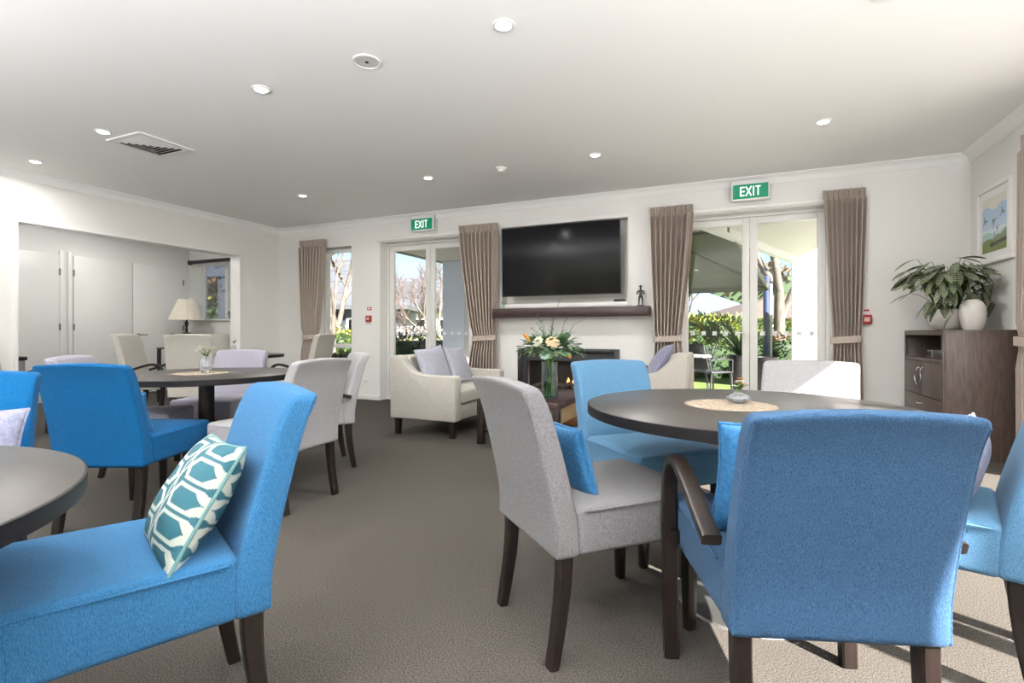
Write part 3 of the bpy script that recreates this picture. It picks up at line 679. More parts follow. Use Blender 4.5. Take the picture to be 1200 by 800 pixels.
for i in range(420):
    a = rnd.uniform(0,2*pi); el = rnd.uniform(-.35,1.1); q = rnd.uniform(.09,.25)
    d = Vector((cos(a)*cos(el), sin(a)*cos(el), sin(el)*.75)); p = Vector((0,0,.45))+Vector((d.x*1.15,d.y,d.z*.75))*q
    leaf(b, p, d+Vector((rnd.uniform(-.5,.5),rnd.uniform(-.5,.5),rnd.uniform(-.4,.3))), (0,0,1), rnd.uniform(.055,.09), rnd.uniform(.035,.05))
o = b.build('foliage', M['eucalypt'], bq); o['kind'] = 'stuff'
for i in range(16):
    r = rnd.uniform(-.26,.30); top = rnd.uniform(.62,.80) if abs(r) < .15 else rnd.uniform(.50,.68); f = rnd.uniform(-.1,.1)
    b = MB(); p0 = Vector((0,0,.42)); p1 = bqp(r, top, f); pm = (p0+p1)/2 + Vector((0,0,.05)); b.tube([p0,pm,p1], [.003,.002,.0015], 5)
    for k in range(9):
        t_ = .35+.65*k/8; q = p0*(1-t_)**2 + pm*2*t_*(1-t_) + p1*t_*t_; a = k*2.4
        leaf(b, q, (cos(a),sin(a),.5), (0,0,1), .034, .015)
    b.build('sprig', M['eucalypt'], bq)
for (r0, r1, z1) in ((.0,.10,.93),(.08,.21,.80),(.12,.33,.74)):
    b = MB(); b.tube([bqp(r0,.5,.05),bqp((r0+r1)/2-.01,(z1+.5)/2+.06,.06),bqp(r1,z1,.06)], [.003,.002,.001], 5); b.build('grass_blade', M['leaf_dark'], bq)

# ------------------------------------------------------------ fireplace, mantel, television, ornaments
fp = empty('fireplace', ((FP[0]+FP[1])/2, FY, 0)); tag(fp, 'black framed gas fireplace with logs and flames set in the far wall', 'fireplace')
h = (FP[1]-FP[0])/2 - .003; z0, z1 = FP[2]+.003, FP[3]-.003
b = MB(); b.box(-h,-h+.06,-.02,.02,z0,z1); b.box(h-.06,h,-.02,.02,z0,z1); b.box(-h+.06,h-.06,-.02,.02,z1-.06,z1); b.box(-h+.06,h-.06,-.02,.02,z0,z0+.05); b.build('surround', M['black'], fp, bevel=.003)
dg = mat('dark_grey_metal', (.035,.035,.038), .4)
b = MB(); b.box(-h+.06,h-.06,.01,.05,z1-.16,z1-.06); b.box(-h+.06,-h+.12,.01,.05,z0+.05,z1-.16); b.box(h-.12,h-.06,.01,.05,z0+.05,z1-.16); b.build('fascia', dg, fp)
b = MB(); b.box(-h+.06,h-.06,.262,.27,z0+.05,z1-.1); b.box(-h+.10,h-.10,.05,.262,z0+.05,z0+.12); b.build('firebox', M['dark'], fp)
for i in range(7):
    x = -.42+.14*i; b = MB(); b.tube([(x-.1,.09+.02*(i%3),z0+.15),(x+.0,.13,z0+.18+.03*(i%2)),(x+.12,.17-.02*(i%2),z0+.16)], [.03,.035,.028], 9); b.build('log', M['log'], fp)
for i in range(6):
    x = -.02+.075*i; hh = .05+.09*abs(sin(i*1.9+.6)); b = MB()
    b.lathe([(0,0),(.02,.015),(.024,.04),(.014,hh*.65),(0,hh)], (x,.14+.02*sin(i*3),z0+.19), 8, cap=False); b.build('flame', M['flame'], fp)
bx('glass_front', -h+.12,h-.12,.03,.034,z0+.05,z1-.16, M['glass'], fp)
b = MB(); b.rbox((2.04,.20,.117),(-1.96,FY-.1005,1.2935),.004,1); o = b.build('mantel_shelf', M['mantel']); tag(o, 'long dark wood mantel shelf on the far wall below the television', 'shelf')
tv = empty('television', (-2.075, FY-.115, 1.965)); tag(tv, 'large flat black television mounted in the wall niche above the mantel', 'television'); tv.rotation_euler = (R(2.0),0,0)
b = MB(); b.rbox((1.59,.03,.905),(0,0,0),.004,2); b.build('bezel', M['black'], tv)
bx('screen', -.785,.785,-.0175,-.0145,-.438,.443, M['screen'], tv)
b = MB(); b.box(-.2,.2,.016,.272,-.2,.2); b.rbox((.9,.03,.5),(0,.03,-.1),.01); b.build('wall_mount', M['black'], tv)
b = MB(); x0,x1,z0_,z1_ = NICHE; q = .03
b.box(x0-.05,x0,FY-.008,FY,z0_-.05,z1_+.05); b.box(x1,x1+.05,FY-.008,FY,z0_-.05,z1_+.05); b.box(x0,x1,FY-.008,FY,z1_,z1_+.05); b.box(x0,x1,FY-.008,FY,z0_-.05,z0_); struct(b.build('trim_9', M['trim'], bevel=.002))
b = MB(); b.rbox((.13,.09,.03),(-1.33,FY+.06,1.4365),.004); b.tube([(-1.33,FY+.015,1.44),(-1.33,FY+.012,1.44)],.004,8); o = b.build('set_top_box', M['black']); tag(o, 'tiny black receiver box at the right end of the television niche', 'electronics')
one('glass_tumbler', lambda b: b.lathe([(0,0),(.018,0),(.022,.10),(.020,.10),(.016,.006),(0,.006)], n=16, cap=False), M['vglass'], loc=(-2.86,FY-.11,1.3525))
tag(bpy.data.objects['glass_tumbler'], 'small clear glass at the left end of the mantel shelf', 'glass')
# statuette
def statuette(loc):
    me = bpy.data.meshes.new('figure')
    V = [(0,0,.115),(0,0,.145),(0,0,.175),(0,0,.193),(0,0,.203),(0,0,.225),(0,0,.238),
         (.018,0,.105),(.020,.004,.06),(.021,0,.018),(.022,-.016,.012), (-.018,0,.105),(-.020,-.004,.06),(-.021,0,.018),(-.022,-.016,.012),
         (.030,0,.182),(.046,-.004,.150),(.020,-.024,.148), (-.030,0,.182),(-.046,-.004,.150),(-.020,-.024,.150)]
    E2 = [(0,1),(1,2),(2,3),(3,4),(4,5),(5,6),(0,7),(7,8),(8,9),(9,10),(0,11),(11,12),(12,13),(13,14),(2,15),(15,16),(16,17),(2,18),(18,19),(19,20)]
    me.from_pydata(V, E2, []); me.materials.append(M['bronze'])
    o = bpy.data.objects.new('figure', me); COL.objects.link(o)
    sm = o.modifiers.new('skin','SKIN'); rad = [.017,.015,.019,.009,.010,.014,.011,.013,.010,.008,.008,.013,.010,.008,.008,.010,.008,.007,.010,.008,.007]
    for v, r in zip(me.skin_vertices[0].data, rad): v.radius = (r,r)
    me.skin_vertices[0].data[0].use_root = True
    ss = o.modifiers.new('sub','SUBSURF'); ss.levels = 2; ss.render_levels = 2
    root = empty('statuette', loc); o.parent = root; tag(root, 'small dark bronze figurine of a standing person at the right end of the mantel', 'figurine')
    one('plinth', lambda b: b.rbox((.075,.06,.012),(0,-.004,.006),.003), M['bronze'], root)
    one('hat', lambda b: b.lathe([(0,.252),(.013,.249),(.015,.240),(.026,.236),(.024,.233),(0,.233)], n=16, cap=False), M['bronze'], root)
statuette((-1.045, FY-.11, 1.3525))
# wall fittings
def plate(name, x, z, w_, hh, m, label, cat, inner=None, d=.02):
    root = empty(name, (x, FY, z)); tag(root, label, cat)
    b = MB(); b.rbox((w_,d,hh),(0,-d/2,0),.003,1); b.build('cover', m, root)
    if inner: bx('inset', -w_*.28,w_*.28,-d-.002,-d,-hh*.22,hh*.22, inner, root)
plate('fire_alarm', -5.18, 1.25, .085, .095, M['red'], 'red fire alarm call point between the tall window and left doors', 'alarm', mat('alarm_face',(.75,.5,.45),.5), .04)
plate('wall_sign', -5.18, 1.405, .085, .05, M['red'], 'small red and white fire notice above the left call point', 'sign', M['white'], .004)
plate('power_socket', -5.24, .29, .115, .07, M['white'], 'white double power socket low on the wall left of the doors', 'socket', mat('socket_face',(.7,.7,.68),.4), .012)
plate('fire_alarm', 1.245, 1.17, .085, .095, M['red'], 'red fire alarm call point right of the right hand curtain', 'alarm', mat('alarm_face2',(.75,.5,.45),.5), .04)
plate('wall_sign', 1.245, 1.265, .085, .045, M['white'], 'small white notice above the right call point', 'sign', M['red'], .004)
plate('fire_control', -1.03, .60, .10, .075, M['black'], 'small black fireplace control on the wall right of the fireplace', 'control', M['white'], .03)

# ------------------------------------------------------------ curtains
def curtain(name, base, ax, nrm, t0, t1, m0, m1, label, ztop=2.525, ztie=.96, folds=9, depth=.12, seed=0):
    """ax: unit plan vector along the wall; t0..t1 width at the top, m0..m1 at the tie-back (measured along ax from base)"""
    rnd = random.Random(seed); root = empty(name, (base[0],base[1],0)); tag(root, label, 'curtain'); nu = folds*12; zs = []
    z = ztop
    zs = [ztop, ztop-.015, ztop-.05, ztop-.085, ztop-.10, ztop-.13, ztop-.2] + [ztop-.2-(ztop-.2-ztie-.06)*k/14 for k in range(1,15)] + [ztie, ztie-.07, ztie-.2, ztie-.45, .4, .2, .03]
    zs = sorted(set(zs), reverse=True); jit = [rnd.uniform(-.5,.5) for _ in range(folds+2)]
    b = MB(); vs = []
    for z in zs:
        if z >= ztie: t = (ztop-z)/(ztop-ztie); e = t**1.35; a0 = t0+(m0-t0)*e; a1 = t1+(m1-t1)*e
        else: t = min(1,(ztie-z)/.5); e = t*.35; a0 = m0+(t0-m0)*e; a1 = m1+(t1-m1)*e
        hd = z > ztop-.09; dd = depth*(.45 if hd else 1)*(1 if z > ztie+.1 or z < ztie-.15 else .6)
        if abs(z-(ztop-.10)) < .02: dd = depth*.35
        for i in range(nu+1):
            u = i/nu; f = u*folds; k = int(f); ph = f + .18*jit[min(k,folds)]*sin(pi*(f-k))
            s = sin(2*pi*ph)*.5 + .10*sin(4*pi*ph+1)*jit[min(k,folds)]
            if hd: s = .5*sin(4*pi*ph) + .2*sin(2*pi*ph)
            x = a0 + (a1-a0)*u + .012*cos(2*pi*ph)*(0 if hd else 1); o_ = .074 + dd*s
            vs.append((ax[0]*x+nrm[0]*o_, ax[1]*x+nrm[1]*o_, z))
    n = nu+1; fs = [(i*n+j,i*n+j+1,(i+1)*n+j+1,(i+1)*n+j) for i in range(len(zs)-1) for j in range(nu)]
    b.add(vs, fs); o = b.build('drape', M['curt'], root, sharp=180)
    md = o.modifiers.new('thick','SOLIDIFY'); md.thickness = .003
    # tie-back band
    c = (m0+m1)/2; hw = (m1-m0)/2+.016; b = MB(); vs = []; N2 = 28
    for z, q in ((ztie+.035,0),(ztie+.03,.004),(ztie-.03,.004),(ztie-.035,0),(ztie-.03,-.004),(ztie+.03,-.004)):
        for k in range(N2):
            a = 2*pi*k/N2; ca = math.copysign(abs(cos(a))**.6, cos(a)); sa = math.copysign(abs(sin(a))**.8, sin(a))
            x = c + (hw+q)*ca; y = .074 + (.066+q)*sa
            vs.append((ax[0]*x+nrm[0]*y, ax[1]*x+nrm[1]*y, z+.01*ca))
    fs = [(r*N2+k, r*N2+(k+1)%N2, ((r+1)%6)*N2+(k+1)%N2, ((r+1)%6)*N2+k) for r in range(6) for k in range(N2)]
    b.add(vs, fs); b.build('tieback', M['curt'], root)
    b = MB(); x = (t0+t1)/2; hh = abs(t1-t0)/2
    p = [(ax[0]*(x+s*hh)+nrm[0]*.035, ax[1]*(x+s*hh)+nrm[1]*.035, ztop-.01) for s in (-.96,.96)]
    b.tube(p, .008, 8); b.build('track', M['white'], root)
    return root
CY = FY-.02
curtain('curtain', (0,CY), (1,0), (0,-1), -6.50,-5.99, -6.42,-6.15, 'taupe curtain beside the tall narrow window at far left', folds=8, seed=1)
curtain('curtain', (0,CY), (1,0), (0,-1), -3.54,-2.955, -3.32,-2.985, 'taupe curtain between the left glass doors and the television', folds=9, seed=2)
curtain('curtain', (0,CY), (1,0), (0,-1), -.945,-.455, -.885,-.60, 'taupe curtain right of the mantel shelf, tied back', folds=8, seed=3)
curtain('curtain', (0,CY), (1,0), (0,-1), .845,1.225, .93,1.175, 'taupe curtain right of the right hand glass doors', folds=8, seed=4)
curtain('curtain', (RX-.02,0), (0,1), (-1,0), 4.52,5.16, 4.76,5.17, 'taupe curtain cut by the right edge of the photo', folds=9, seed=5, depth=.10)
curtain('curtain', (RX-.02,0), (0,1), (-1,0), -.08,.37, -.04,.18, 'taupe curtain on the right wall beside the camera, outside the photo', folds=7, seed=6)

# ------------------------------------------------------------ cabinet and what stands on and in it
CX0, CX1, CY0, CY1, CHT = 1.556, 2.06, 5.26, 6.30, 1.055
cb = empty('media_cabinet', ((CX0+CX1)/2,(CY0+CY1)/2,0)); tag(cb, 'tall dark veneer cabinet with an open shelf in the right corner', 'cabinet')
hx, hy = (CX1-CX0)/2, (CY1-CY0)/2
b = MB(); b.box(-hx+.02,hx,-hy,-hy+.02,0,CHT-.02); b.box(-hx+.02,hx,hy-.02,hy,0,CHT-.02); b.box(hx-.012,hx,-hy+.02,hy-.02,0,CHT-.02); b.box(-hx+.02,hx-.012,-hy+.02,hy-.02,.78,.80); b.box(-hx+.02,hx-.012,-hy+.02,hy-.02,.05,.07); b.build('body', M['cab'], cb, bevel=.001)
b = MB(); b.box(-hx,hx,-hy,hy,CHT-.022,CHT); b.build('top', M['cab'], cb, bevel=.002)
b = MB(); b.box(-hx,-hx+.02,-hy,-hy+.03,.0,CHT-.022); b.box(-hx,-hx+.02,hy-.03,hy,.0,CHT-.022); b.box(-hx,-hx+.02,-hy+.03,hy-.03,.775,.805); b.box(-hx,-hx+.02,-hy+.03,hy-.03,CHT-.045,CHT-.022); b.build('face_frame', M['cab'], cb, bevel=.001)
for s in (-1,1):
    y0, y1 = (-hy+.032, -.002) if s < 0 else (.002, hy-.032)
    dr = bx('door', -hx-.002,-hx+.016,y0,y1,.468,.772, M['cab'], cb, bevel=.002)
    yy = s*.045; b = MB(); b.tube([(-hx-.004,yy,.55),(-hx-.022,yy+s*.0,.56),(-hx-.03,yy+s*.035,.60),(-hx-.03,yy+s*.045,.635),(-hx-.03,yy+s*.035,.67),(-hx-.022,yy,.705),(-hx-.004,yy,.715)], .006, 8); b.build('handle', M['chrome'], dr)
for k in range(2):
    z0 = .265-k*.20; dr = bx('drawer', -hx-.002,-hx+.016,-hy+.032,hy-.032,z0,z0+.195, M['cab'], cb, bevel=.002)
    b = MB(); b.tube([(-hx-.004,-.06,z0+.13),(-hx-.026,-.045,z0+.13),(-hx-.03,0,z0+.13),(-hx-.026,.045,z0+.13),(-hx-.004,.06,z0+.13)], .006, 8); b.build('handle', M['chrome'], dr)
cx, cy = cb.location.x, cb.location.y
def box_thing(name, x,y,z, sx,sy,sz, m, label, cat, knob=None):
    root = empty(name, (x,y,z)); tag(root, label, cat)
    b = MB(); b.rbox((sx,sy,sz),(0,0,sz/2),.003,1); b.build('casing', m, root)
    if knob: bx('front_panel', -sx/2-.003,-sx/2,-sy*.4,sy*.4,sz*.2,sz*.8, knob, root)
box_thing('disc_player', cx-.0, cy-.15,.8005,.30,.42,.045, M['black'], 'black disc player on the open shelf of the cabinet', 'electronics', dg)
box_thing('router_box', cx-.02, cy-.16,.846,.24,.30,.03, M['black'], 'slim black box on top of the disc player', 'electronics', M['hinge'])
box_thing('silver_radio', cx-.06, cy+.20,.8005,.16,.14,.07, mat('silver_plastic',(.35,.34,.33),.4,metal=.5), 'small silver box with a round dial beside the disc player', 'electronics', M['black'])
# potted plant with striped leaves
px_, py_ = 1.775, 5.86; zt = CHT+.0005
pl = empty('potted_plant', (px_,py_,zt)); tag(pl, 'large leafy plant with striped leaves in a white pot on the cabinet', 'plant')
one('pot', lambda b: b.lathe([(0,0),(.085,0),(.12,.02),(.145,.07),(.15,.13),(.14,.175),(.128,.19),(.118,.188),(.125,.17),(.12,.16),(0,.16)], n=28, cap=False), M['ceramic'], pl)
one('soil', lambda b: b.lathe([(0,.168),(.122,.165),(.122,.160),(0,.160)], n=24, cap=False), M['soil'], pl)
def leaf_mesh(L_=.19, w_=.062):
    b = MB(); n = 44; mcols = 22; vs = []
    for i in range(n+1):
        t = i/n; hw = w_/2*math.sin(pi*min(1,t*1.0)**.85)**.7 if 0 < t < 1 else .0008
        for j in range(mcols+1):
            s = -1+2*j/mcols; vs.append((s*hw, t*L_, -.22*L_*t*t + .10*hw*abs(s)*2 - .02*abs(s)*hw))
    k = mcols+1; fs = [(i*k+j,i*k+j+1,(i+1)*k+j+1,(i+1)*k+j) for i in range(n) for j in range(mcols)]
    b.add(vs, fs); o = b.build('leaf', vcol_mat('striped_leaf', .45), sharp=180); ca = o.data.color_attributes.new('Col','FLOAT_COLOR','POINT')
    for i, v in enumerate(o.data.vertices):
        t = v.co.y/L_; s = abs(v.co.x)/(w_/2); q = (t*9 - s*1.1) % 1
        c = (.33,.37,.23) if (q < .40 and .08 < s < .80 and .05 < t < .93) or s < .05 else (.024,.038,.016)
        ca.data[i].color = (*c, 1)
    return o
lf0 = leaf_mesh(); rnd = random.Random(11); first = True; stm = MB()
def put_leaf(base, az, el, sc, roll=0):
    global first
    o = lf0 if first else lf0.copy()
    if not first: COL.objects.link(o)
    first = False; o.parent = pl; o.location = base
    if px_+base[0]+.2*sc*cos(az)*cos(el) > RX-.02: az = pi-az
    o.rotation_mode = 'QUATERNION'; d = Vector((cos(az)*cos(el), sin(az)*cos(el), sin(el)))
    up = Vector((0,0,1)) - d*d.z; up.normalize(); xa = d.cross(up); m = Matrix((xa, d, up)).transposed()
    o.rotation_quaternion = (m @ Matrix.Rotation(roll, 3, 'Y')).to_quaternion(); o.scale = (sc*rnd.uniform(.85,1.1), sc, sc)
    p0 = Vector((base[0]*.25,base[1]*.25,.17)); p0.x = max(-.1,min(.1,p0.x)); p0.y = max(-.1,min(.1,p0.y)); e = Vector(base); mid = (p0+e)/2 + Vector((0,0,.07+.12*max(0,e.z-.25)))
    pts = [p0*(1-t)**2 + mid*2*t*(1-t) + e*t*t for t in (0,.25,.5,.75,1)]; stm.tube(pts, .0022, 5)
def pv(r, z, f):
    z = z+.04 if z > .28 else z; r *= 1.08   # r: right as the camera sees it, f: towards the camera
    v = cv*r - fw*f; return (v.x, v.y, z)
azr = YAW                            # azimuth of camera right
for (r, z, f, side, el, sc) in ((-.30,.60,.05,1,.30,1.15),(-.20,.57,.08,1,.45,1.0),(-.12,.55,.1,1,.75,1.0),(-.33,.37,.05,1,.1,1.05),(-.31,.33,.12,1,.35,1.1),(-.24,.27,.12,1,.8,1.1),(-.18,.25,.15,1,.85,1.1),(-.33,.29,.02,1,.3,1.0),
      (.02,.60,.1,0,-.15,1.0),(.13,.56,.08,1,1.2,.9),(.20,.55,.1,0,-.6,1.0),(.26,.52,.12,0,-.15,1.25),(.28,.44,.08,0,.1,1.2),(.26,.40,.1,0,.3,1.15),(.20,.34,.12,0,.6,1.1),(-.02,.22,.18,0,1.1,1.0),(.12,.12,.17,0,.45,1.15),(-.10,.14,.17,1,.9,.9),(.03,.13,.20,0,.35,.8),(.10,.23,.17,0,1.3,.8)):
    put_leaf(pv(r,z,f), azr + (pi if side else 0) + rnd.uniform(-.35,.25)*(1 if side else 1), -el, sc*1.0, rnd.uniform(-.3,.3))
for i in range(105):
    a = i*2.399; q = .05+.24*math.sqrt((i+.5)/105); z = .56 - .9*q*q*rnd.uniform(.5,1.4) - rnd.uniform(0,.12) + .03; z = max(z,.24)
    p = pv(q*cos(a), z, max(-.18,min(.2,q*sin(a)))); 
    if p[0] > .17: p = (.17, p[1], p[2])
    put_leaf(p, azr + a*-1 + rnd.uniform(-.4,.4), rnd.uniform(-1.0,.0), rnd.uniform(.75,1.05), rnd.uniform(-.5,.5))
for i in range(38):
    rr = rnd.uniform(-.24,.24); put_leaf(pv(rr, rnd.uniform(.20,.40), rnd.uniform(.10,.20)), azr-pi/2 + rr*4 + rnd.uniform(-.5,.5), -rnd.uniform(.5,1.2), rnd.uniform(.75,1.0), rnd.uniform(-.4,.4))
o = stm.build('stems', M['leaf_mid'], pl); o['kind'] = 'stuff'
root = empty('ceramic_vase', (1.87,5.63,zt)); tag(root, 'bulbous off white ceramic vase standing right of the potted plant', 'vase')
one('body', lambda b: b.lathe([(0,0),(.06,0),(.075,.03),(.088,.09),(.093,.15),(.085,.21),(.062,.245),(.042,.258),(.038,.262),(.034,.255),(.05,.235),(.075,.2),(.083,.15),(0,.02)], n=30, cap=False), M['ceramic'], root)
# framed picture on the right wall
fy0, fy1, fz0, fz1 = 5.50, 6.16, 1.65, 2.335
root = empty('framed_picture', (RX-.001,(fy0+fy1)/2,(fz0+fz1)/2)); tag(root, 'white framed picture of birds flying over hills and a lake', 'picture')
hy, hz = (fy1-fy0)/2, (fz1-fz0)/2
b = MB(); q = .035
for a in ((-hy,hy,hz-q,hz),(-hy,hy,-hz,-hz+q),(-hy,-hy+q,-hz+q,hz-q),(hy-q,hy,-hz+q,hz-q)): b.box(-.03,0,*a)
b.build('frame', M['trim'], root, bevel=.002)
bx('mat_board', -.014,-.004,-hy+q,hy-q,-hz+q,hz-q, M['white'], root)
b = MB(); ny, nz = 60, 80; ay, az_ = hy-.10, hz-.10
vs = [(-.0155, -ay+2*ay*i/ny, -az_+2*az_*j/nz) for i in range(ny+1) for j in range(nz+1)]
b.add(vs, [(i*(nz+1)+j,(i+1)*(nz+1)+j,(i+1)*(nz+1)+j+1,i*(nz+1)+j+1) for i in range(ny) for j in range(nz)])
o = b.build('print', vcol_mat('painting', .5), root); ca = o.data.color_attributes.new('Col','FLOAT_COLOR','POINT')
def bird(u, v, cu, cv_, s, tilt):
    du, dv = (u-cu)/s, (v-cv_)/s; du, dv = du*cos(tilt)+dv*sin(tilt), -du*sin(tilt)+dv*cos(tilt)
    return abs(dv + .9*abs(du) - .3*du*du) < .22*(1.1-abs(du)) or (abs(du) < .16 and abs(dv) < .5)
for i, v in enumerate(o.data.vertices):
    u = 1-(v.co.y+ay)/(2*ay); t = (v.co.z+az_)/(2*az_)           # u: left to right seen from the room
    c = (.33+.25*(1-t),.52+.12*(1-t),.72)
    if t > .80+.05*sin(u*9): c = (.70,.68,.62)
    if t < .42: c = (.62,.72,.75)
    if t < .34+.03*sin(u*8): c = (.38,.55,.52)
    if t < .20+.24*max(0,u-.35)+.02*sin(u*14): c = (.22,.27,.16)
    if t < .20+.05*sin(u*6): c = (.20,.25,.07)
    if t < .22 and abs(t-.10-.07*u) < .035 and u > .35: c = (.06,.07,.05)
    for bq_ in ((.12,.62,.13,.3),(.47,.55,.13,.9),(.84,.68,.12,.2),(.62,.40,.07,1.2),(.52,.33,.05,.8)):
        if bird(u,t,*bq_): c = (.15,.17,.19)
    ca.data[i].color = (*c,1)

# ------------------------------------------------------------ alcove furniture
root = empty('pedestal_stand', (*W(-5.75,9.0),0)); tag(root, 'slim dark pedestal stand carrying the table lamp in the alcove', 'stand')
one('top', lambda b: b.box(-.17,.17,-.15,.15,1.0,1.02), M['wood'], root, bevel=.003)
for sx in (-1,1):
    for sy in (-1,1): bx('leg', sx*.14-.02,sx*.14+.02,sy*.12-.02,sy*.12+.02,0,1.0, M['wood'], root)
lx, ly = W(-5.72,9.0)
root = empty('table_lamp', (lx,ly,1.0205)); tag(root, 'table lamp with a cream pleated shade and dark turned base', 'lamp')
one('base', lambda b: b.lathe([(0,0),(.07,0),(.068,.012),(.03,.022),(.018,.04),(.024,.07),(.016,.10),(.026,.15),(.03,.19),(.014,.22),(.018,.25),(.01,.27),(.007,.36),(0,.36)], n=20, cap=False), M['wood'], root)
b = MB(); n = 96; vs = []
for (r, z) in ((.275,.235),(.125,.60)):
    vs += [((r+.004*(k%2))*cos(2*pi*k/n),(r+.004*(k%2))*sin(2*pi*k/n),z) for k in range(n)]
vs += [(x_*.985,y_*.985,z_) for x_,y_,z_ in vs]
fs = [(k,(k+1)%n,n+(k+1)%n,n+k) for k in range(n)] + [(2*n+k,3*n+k,3*n+(k+1)%n,2*n+(k+1)%n) for k in range(n)] + [(k,2*n+k,2*n+(k+1)%n,(k+1)%n) for k in range(n)] + [(n+k,n+(k+1)%n,3*n+(k+1)%n,3*n+k) for k in range(n)]
b.add(vs, fs); b.build('lamp_shade', M['shade'], root, smooth=False)
one('finial', lambda b: b.lathe([(0,.36),(.004,.36),(.004,.60),(.012,.612),(0,.63)], n=10, cap=False), M['wood'], root)
root = empty('side_table', (*W(-5.05,7.75),0)); tag(root, 'small dark side table beside the cream armchair in the alcove', 'table')
one('top', lambda b: b.box(-.20,.20,-.20,.20,.79,.81), M['wood'], root, bevel=.003)
for sx in (-1,1):
    for sy in (-1,1): bx('leg', sx*.175-.02,sx*.175+.02,sy*.175-.02,sy*.175+.02,0,.79, M['wood'], root)
root = empty('pedestal_bin', (-7.9,3.26,0)); tag(root, 'slim grey bin with a black lid inside the alcove at far left', 'bin')
one('body', lambda b: b.rbox((.10,.10,.70),(0,0,.35),.01), mat('grey_metal',(.28,.28,.29),.4,metal=.4), root)
one('lid', lambda b: b.rbox((.13,.13,.045),(0,0,.7225),.01), M['black'], root)
root = empty('plant_pot', (-8.35,FY+.10,W2[2]+.0205)); tag(root, 'dark leafed small pot plant on the alcove window sill', 'plant')
one('pot', lambda b: b.lathe([(0,0),(.035,0),(.05,.09),(.045,.09),(.03,.01),(0,.01)], n=16, cap=False), M['post'], root)
b = MB()
for i in range(40):
    a = i*2.4; leaf(b, (0,0,.08), (cos(a),sin(a),rnd.uniform(.3,1.8)), (0,0,1), rnd.uniform(.08,.15), .03)
o = b.build('foliage', M['leaf_dark'], root)

# ------------------------------------------------------------ outdoors
struct(bx('ground', -60,60,-40,90,-.40,-.16, mat('ground_gravel', (.16,.157,.15), .95, var=.2, vscale=3)))
struct(bx('lawn', -20,20,9.9,60,-.16,-.14, M['grass']))
struct(bx('paving_far', -12,6,FY+FT,9.9,-.14,-.06, M['paving']))
struct(bx('paving_right', RX+.2,6,-4,FY+FT,-.14,-.06, M['paving']))
struct(bx('paving_strip', -9,6,FY+.12,FY+FT,-.12,-.005, M['paving']))
# right porch: soffit with a beam, end wall
b = MB(); b.prism([(-.62,FY+FT),(1.03,11.4),(1.13,11.9),(1.37,9.84),(1.72,FY+FT)], 2.52, 2.70, 'z'); struct(b.build('porch_soffit', M['soffit'], smooth=False))
b = MB(); b.prism([(-.62,FY+FT),(.98,11.4),(1.10,11.4),(-.50,FY+FT)], 2.40, 2.519, 'z'); struct(b.build('porch_beam', M['extwhite'], smooth=False))
struct(bx('porch_wall', 1.13,3.4,11.95,12.1,-.1,2.9, M['extwhite'], smooth=False)); struct(bx('porch_post', 1.05,1.125,11.85,11.95,-.1,2.518, mat('grey_post',(.3,.3,.28),.6)))
# left porch
struct(bx('porch_soffit_left', -5.94,-3.0,FY+FT,10.1,2.60,2.75, M['soffit'], smooth=False)); struct(bx('gutter', -6.05,-5.945,FY+FT,10.1,2.585,2.72, M['gutter'], smooth=False))
struct(bx('porch_pillar', -5.90,-5.36,9.7,10.05,-.1,2.599, M['extshade'], smooth=False)); struct(bx('porch_side_wall', -5.355,-3.9,9.7,10.05,-.1,2.599, M['extwhite'], smooth=False))  # pillar colour stands for the bluish shade on the wall
def P3(px, z, h=0):
    x = (px-600)/600*z; X, Y = W(x, z); return (X, Y, h)
G0 = -.14
# shade umbrella
root = empty('umbrella', P3(735, 10.0, G0)); tag(root, 'huge square dark green garden umbrella outside the right glass doors', 'umbrella'); root.rotation_euler = (-.12,0,-.17)
s = 2.2; he = 2.47; b = MB(); n = 10; vs = []
ring = lambda f: [(f*s*c[0], f*s*c[1]) for c in [(-1+2*k/n,-1) for k in range(n)]+[(1,-1+2*k/n) for k in range(n)]+[(1-2*k/n,1) for k in range(n)]+[(-1,1-2*k/n) for k in range(n)]]
N4 = 4*n; rings = [1,.8,.6,.4,.2,.01]
for f in rings: vs += [(x_,y_,he+.95*(1-f)-.06*sin(pi*f)*(1 if k%n else 0)) for k,(x_,y_) in enumerate(ring(f))]
vs += [(x_,y_,he-.12) for x_,y_ in ring(1)]
fs = [(i*N4+k,i*N4+(k+1)%N4,(i+1)*N4+(k+1)%N4,(i+1)*N4+k) for i in range(5) for k in range(N4)] + [(k,6*N4+k,6*N4+(k+1)%N4,(k+1)%N4) for k in range(N4)]
b.add(vs, fs); o = b.build('canopy', M['canvas'], root); md = o.modifiers.new('thick','SOLIDIFY'); md.thickness = .006
one('pole', lambda b: b.tube([(-.9,0,0),(-.9,0,3.0)], .03), M['omet'], root)
for c in ((1,1),(1,-1),(-1,1),(-1,-1)):
    b = MB(); b.tube([(-.0,0,he+.88),(c[0]*s*.98,c[1]*s*.98,he-.05)], .012, 6); b.build('rib', M['omet'], root)

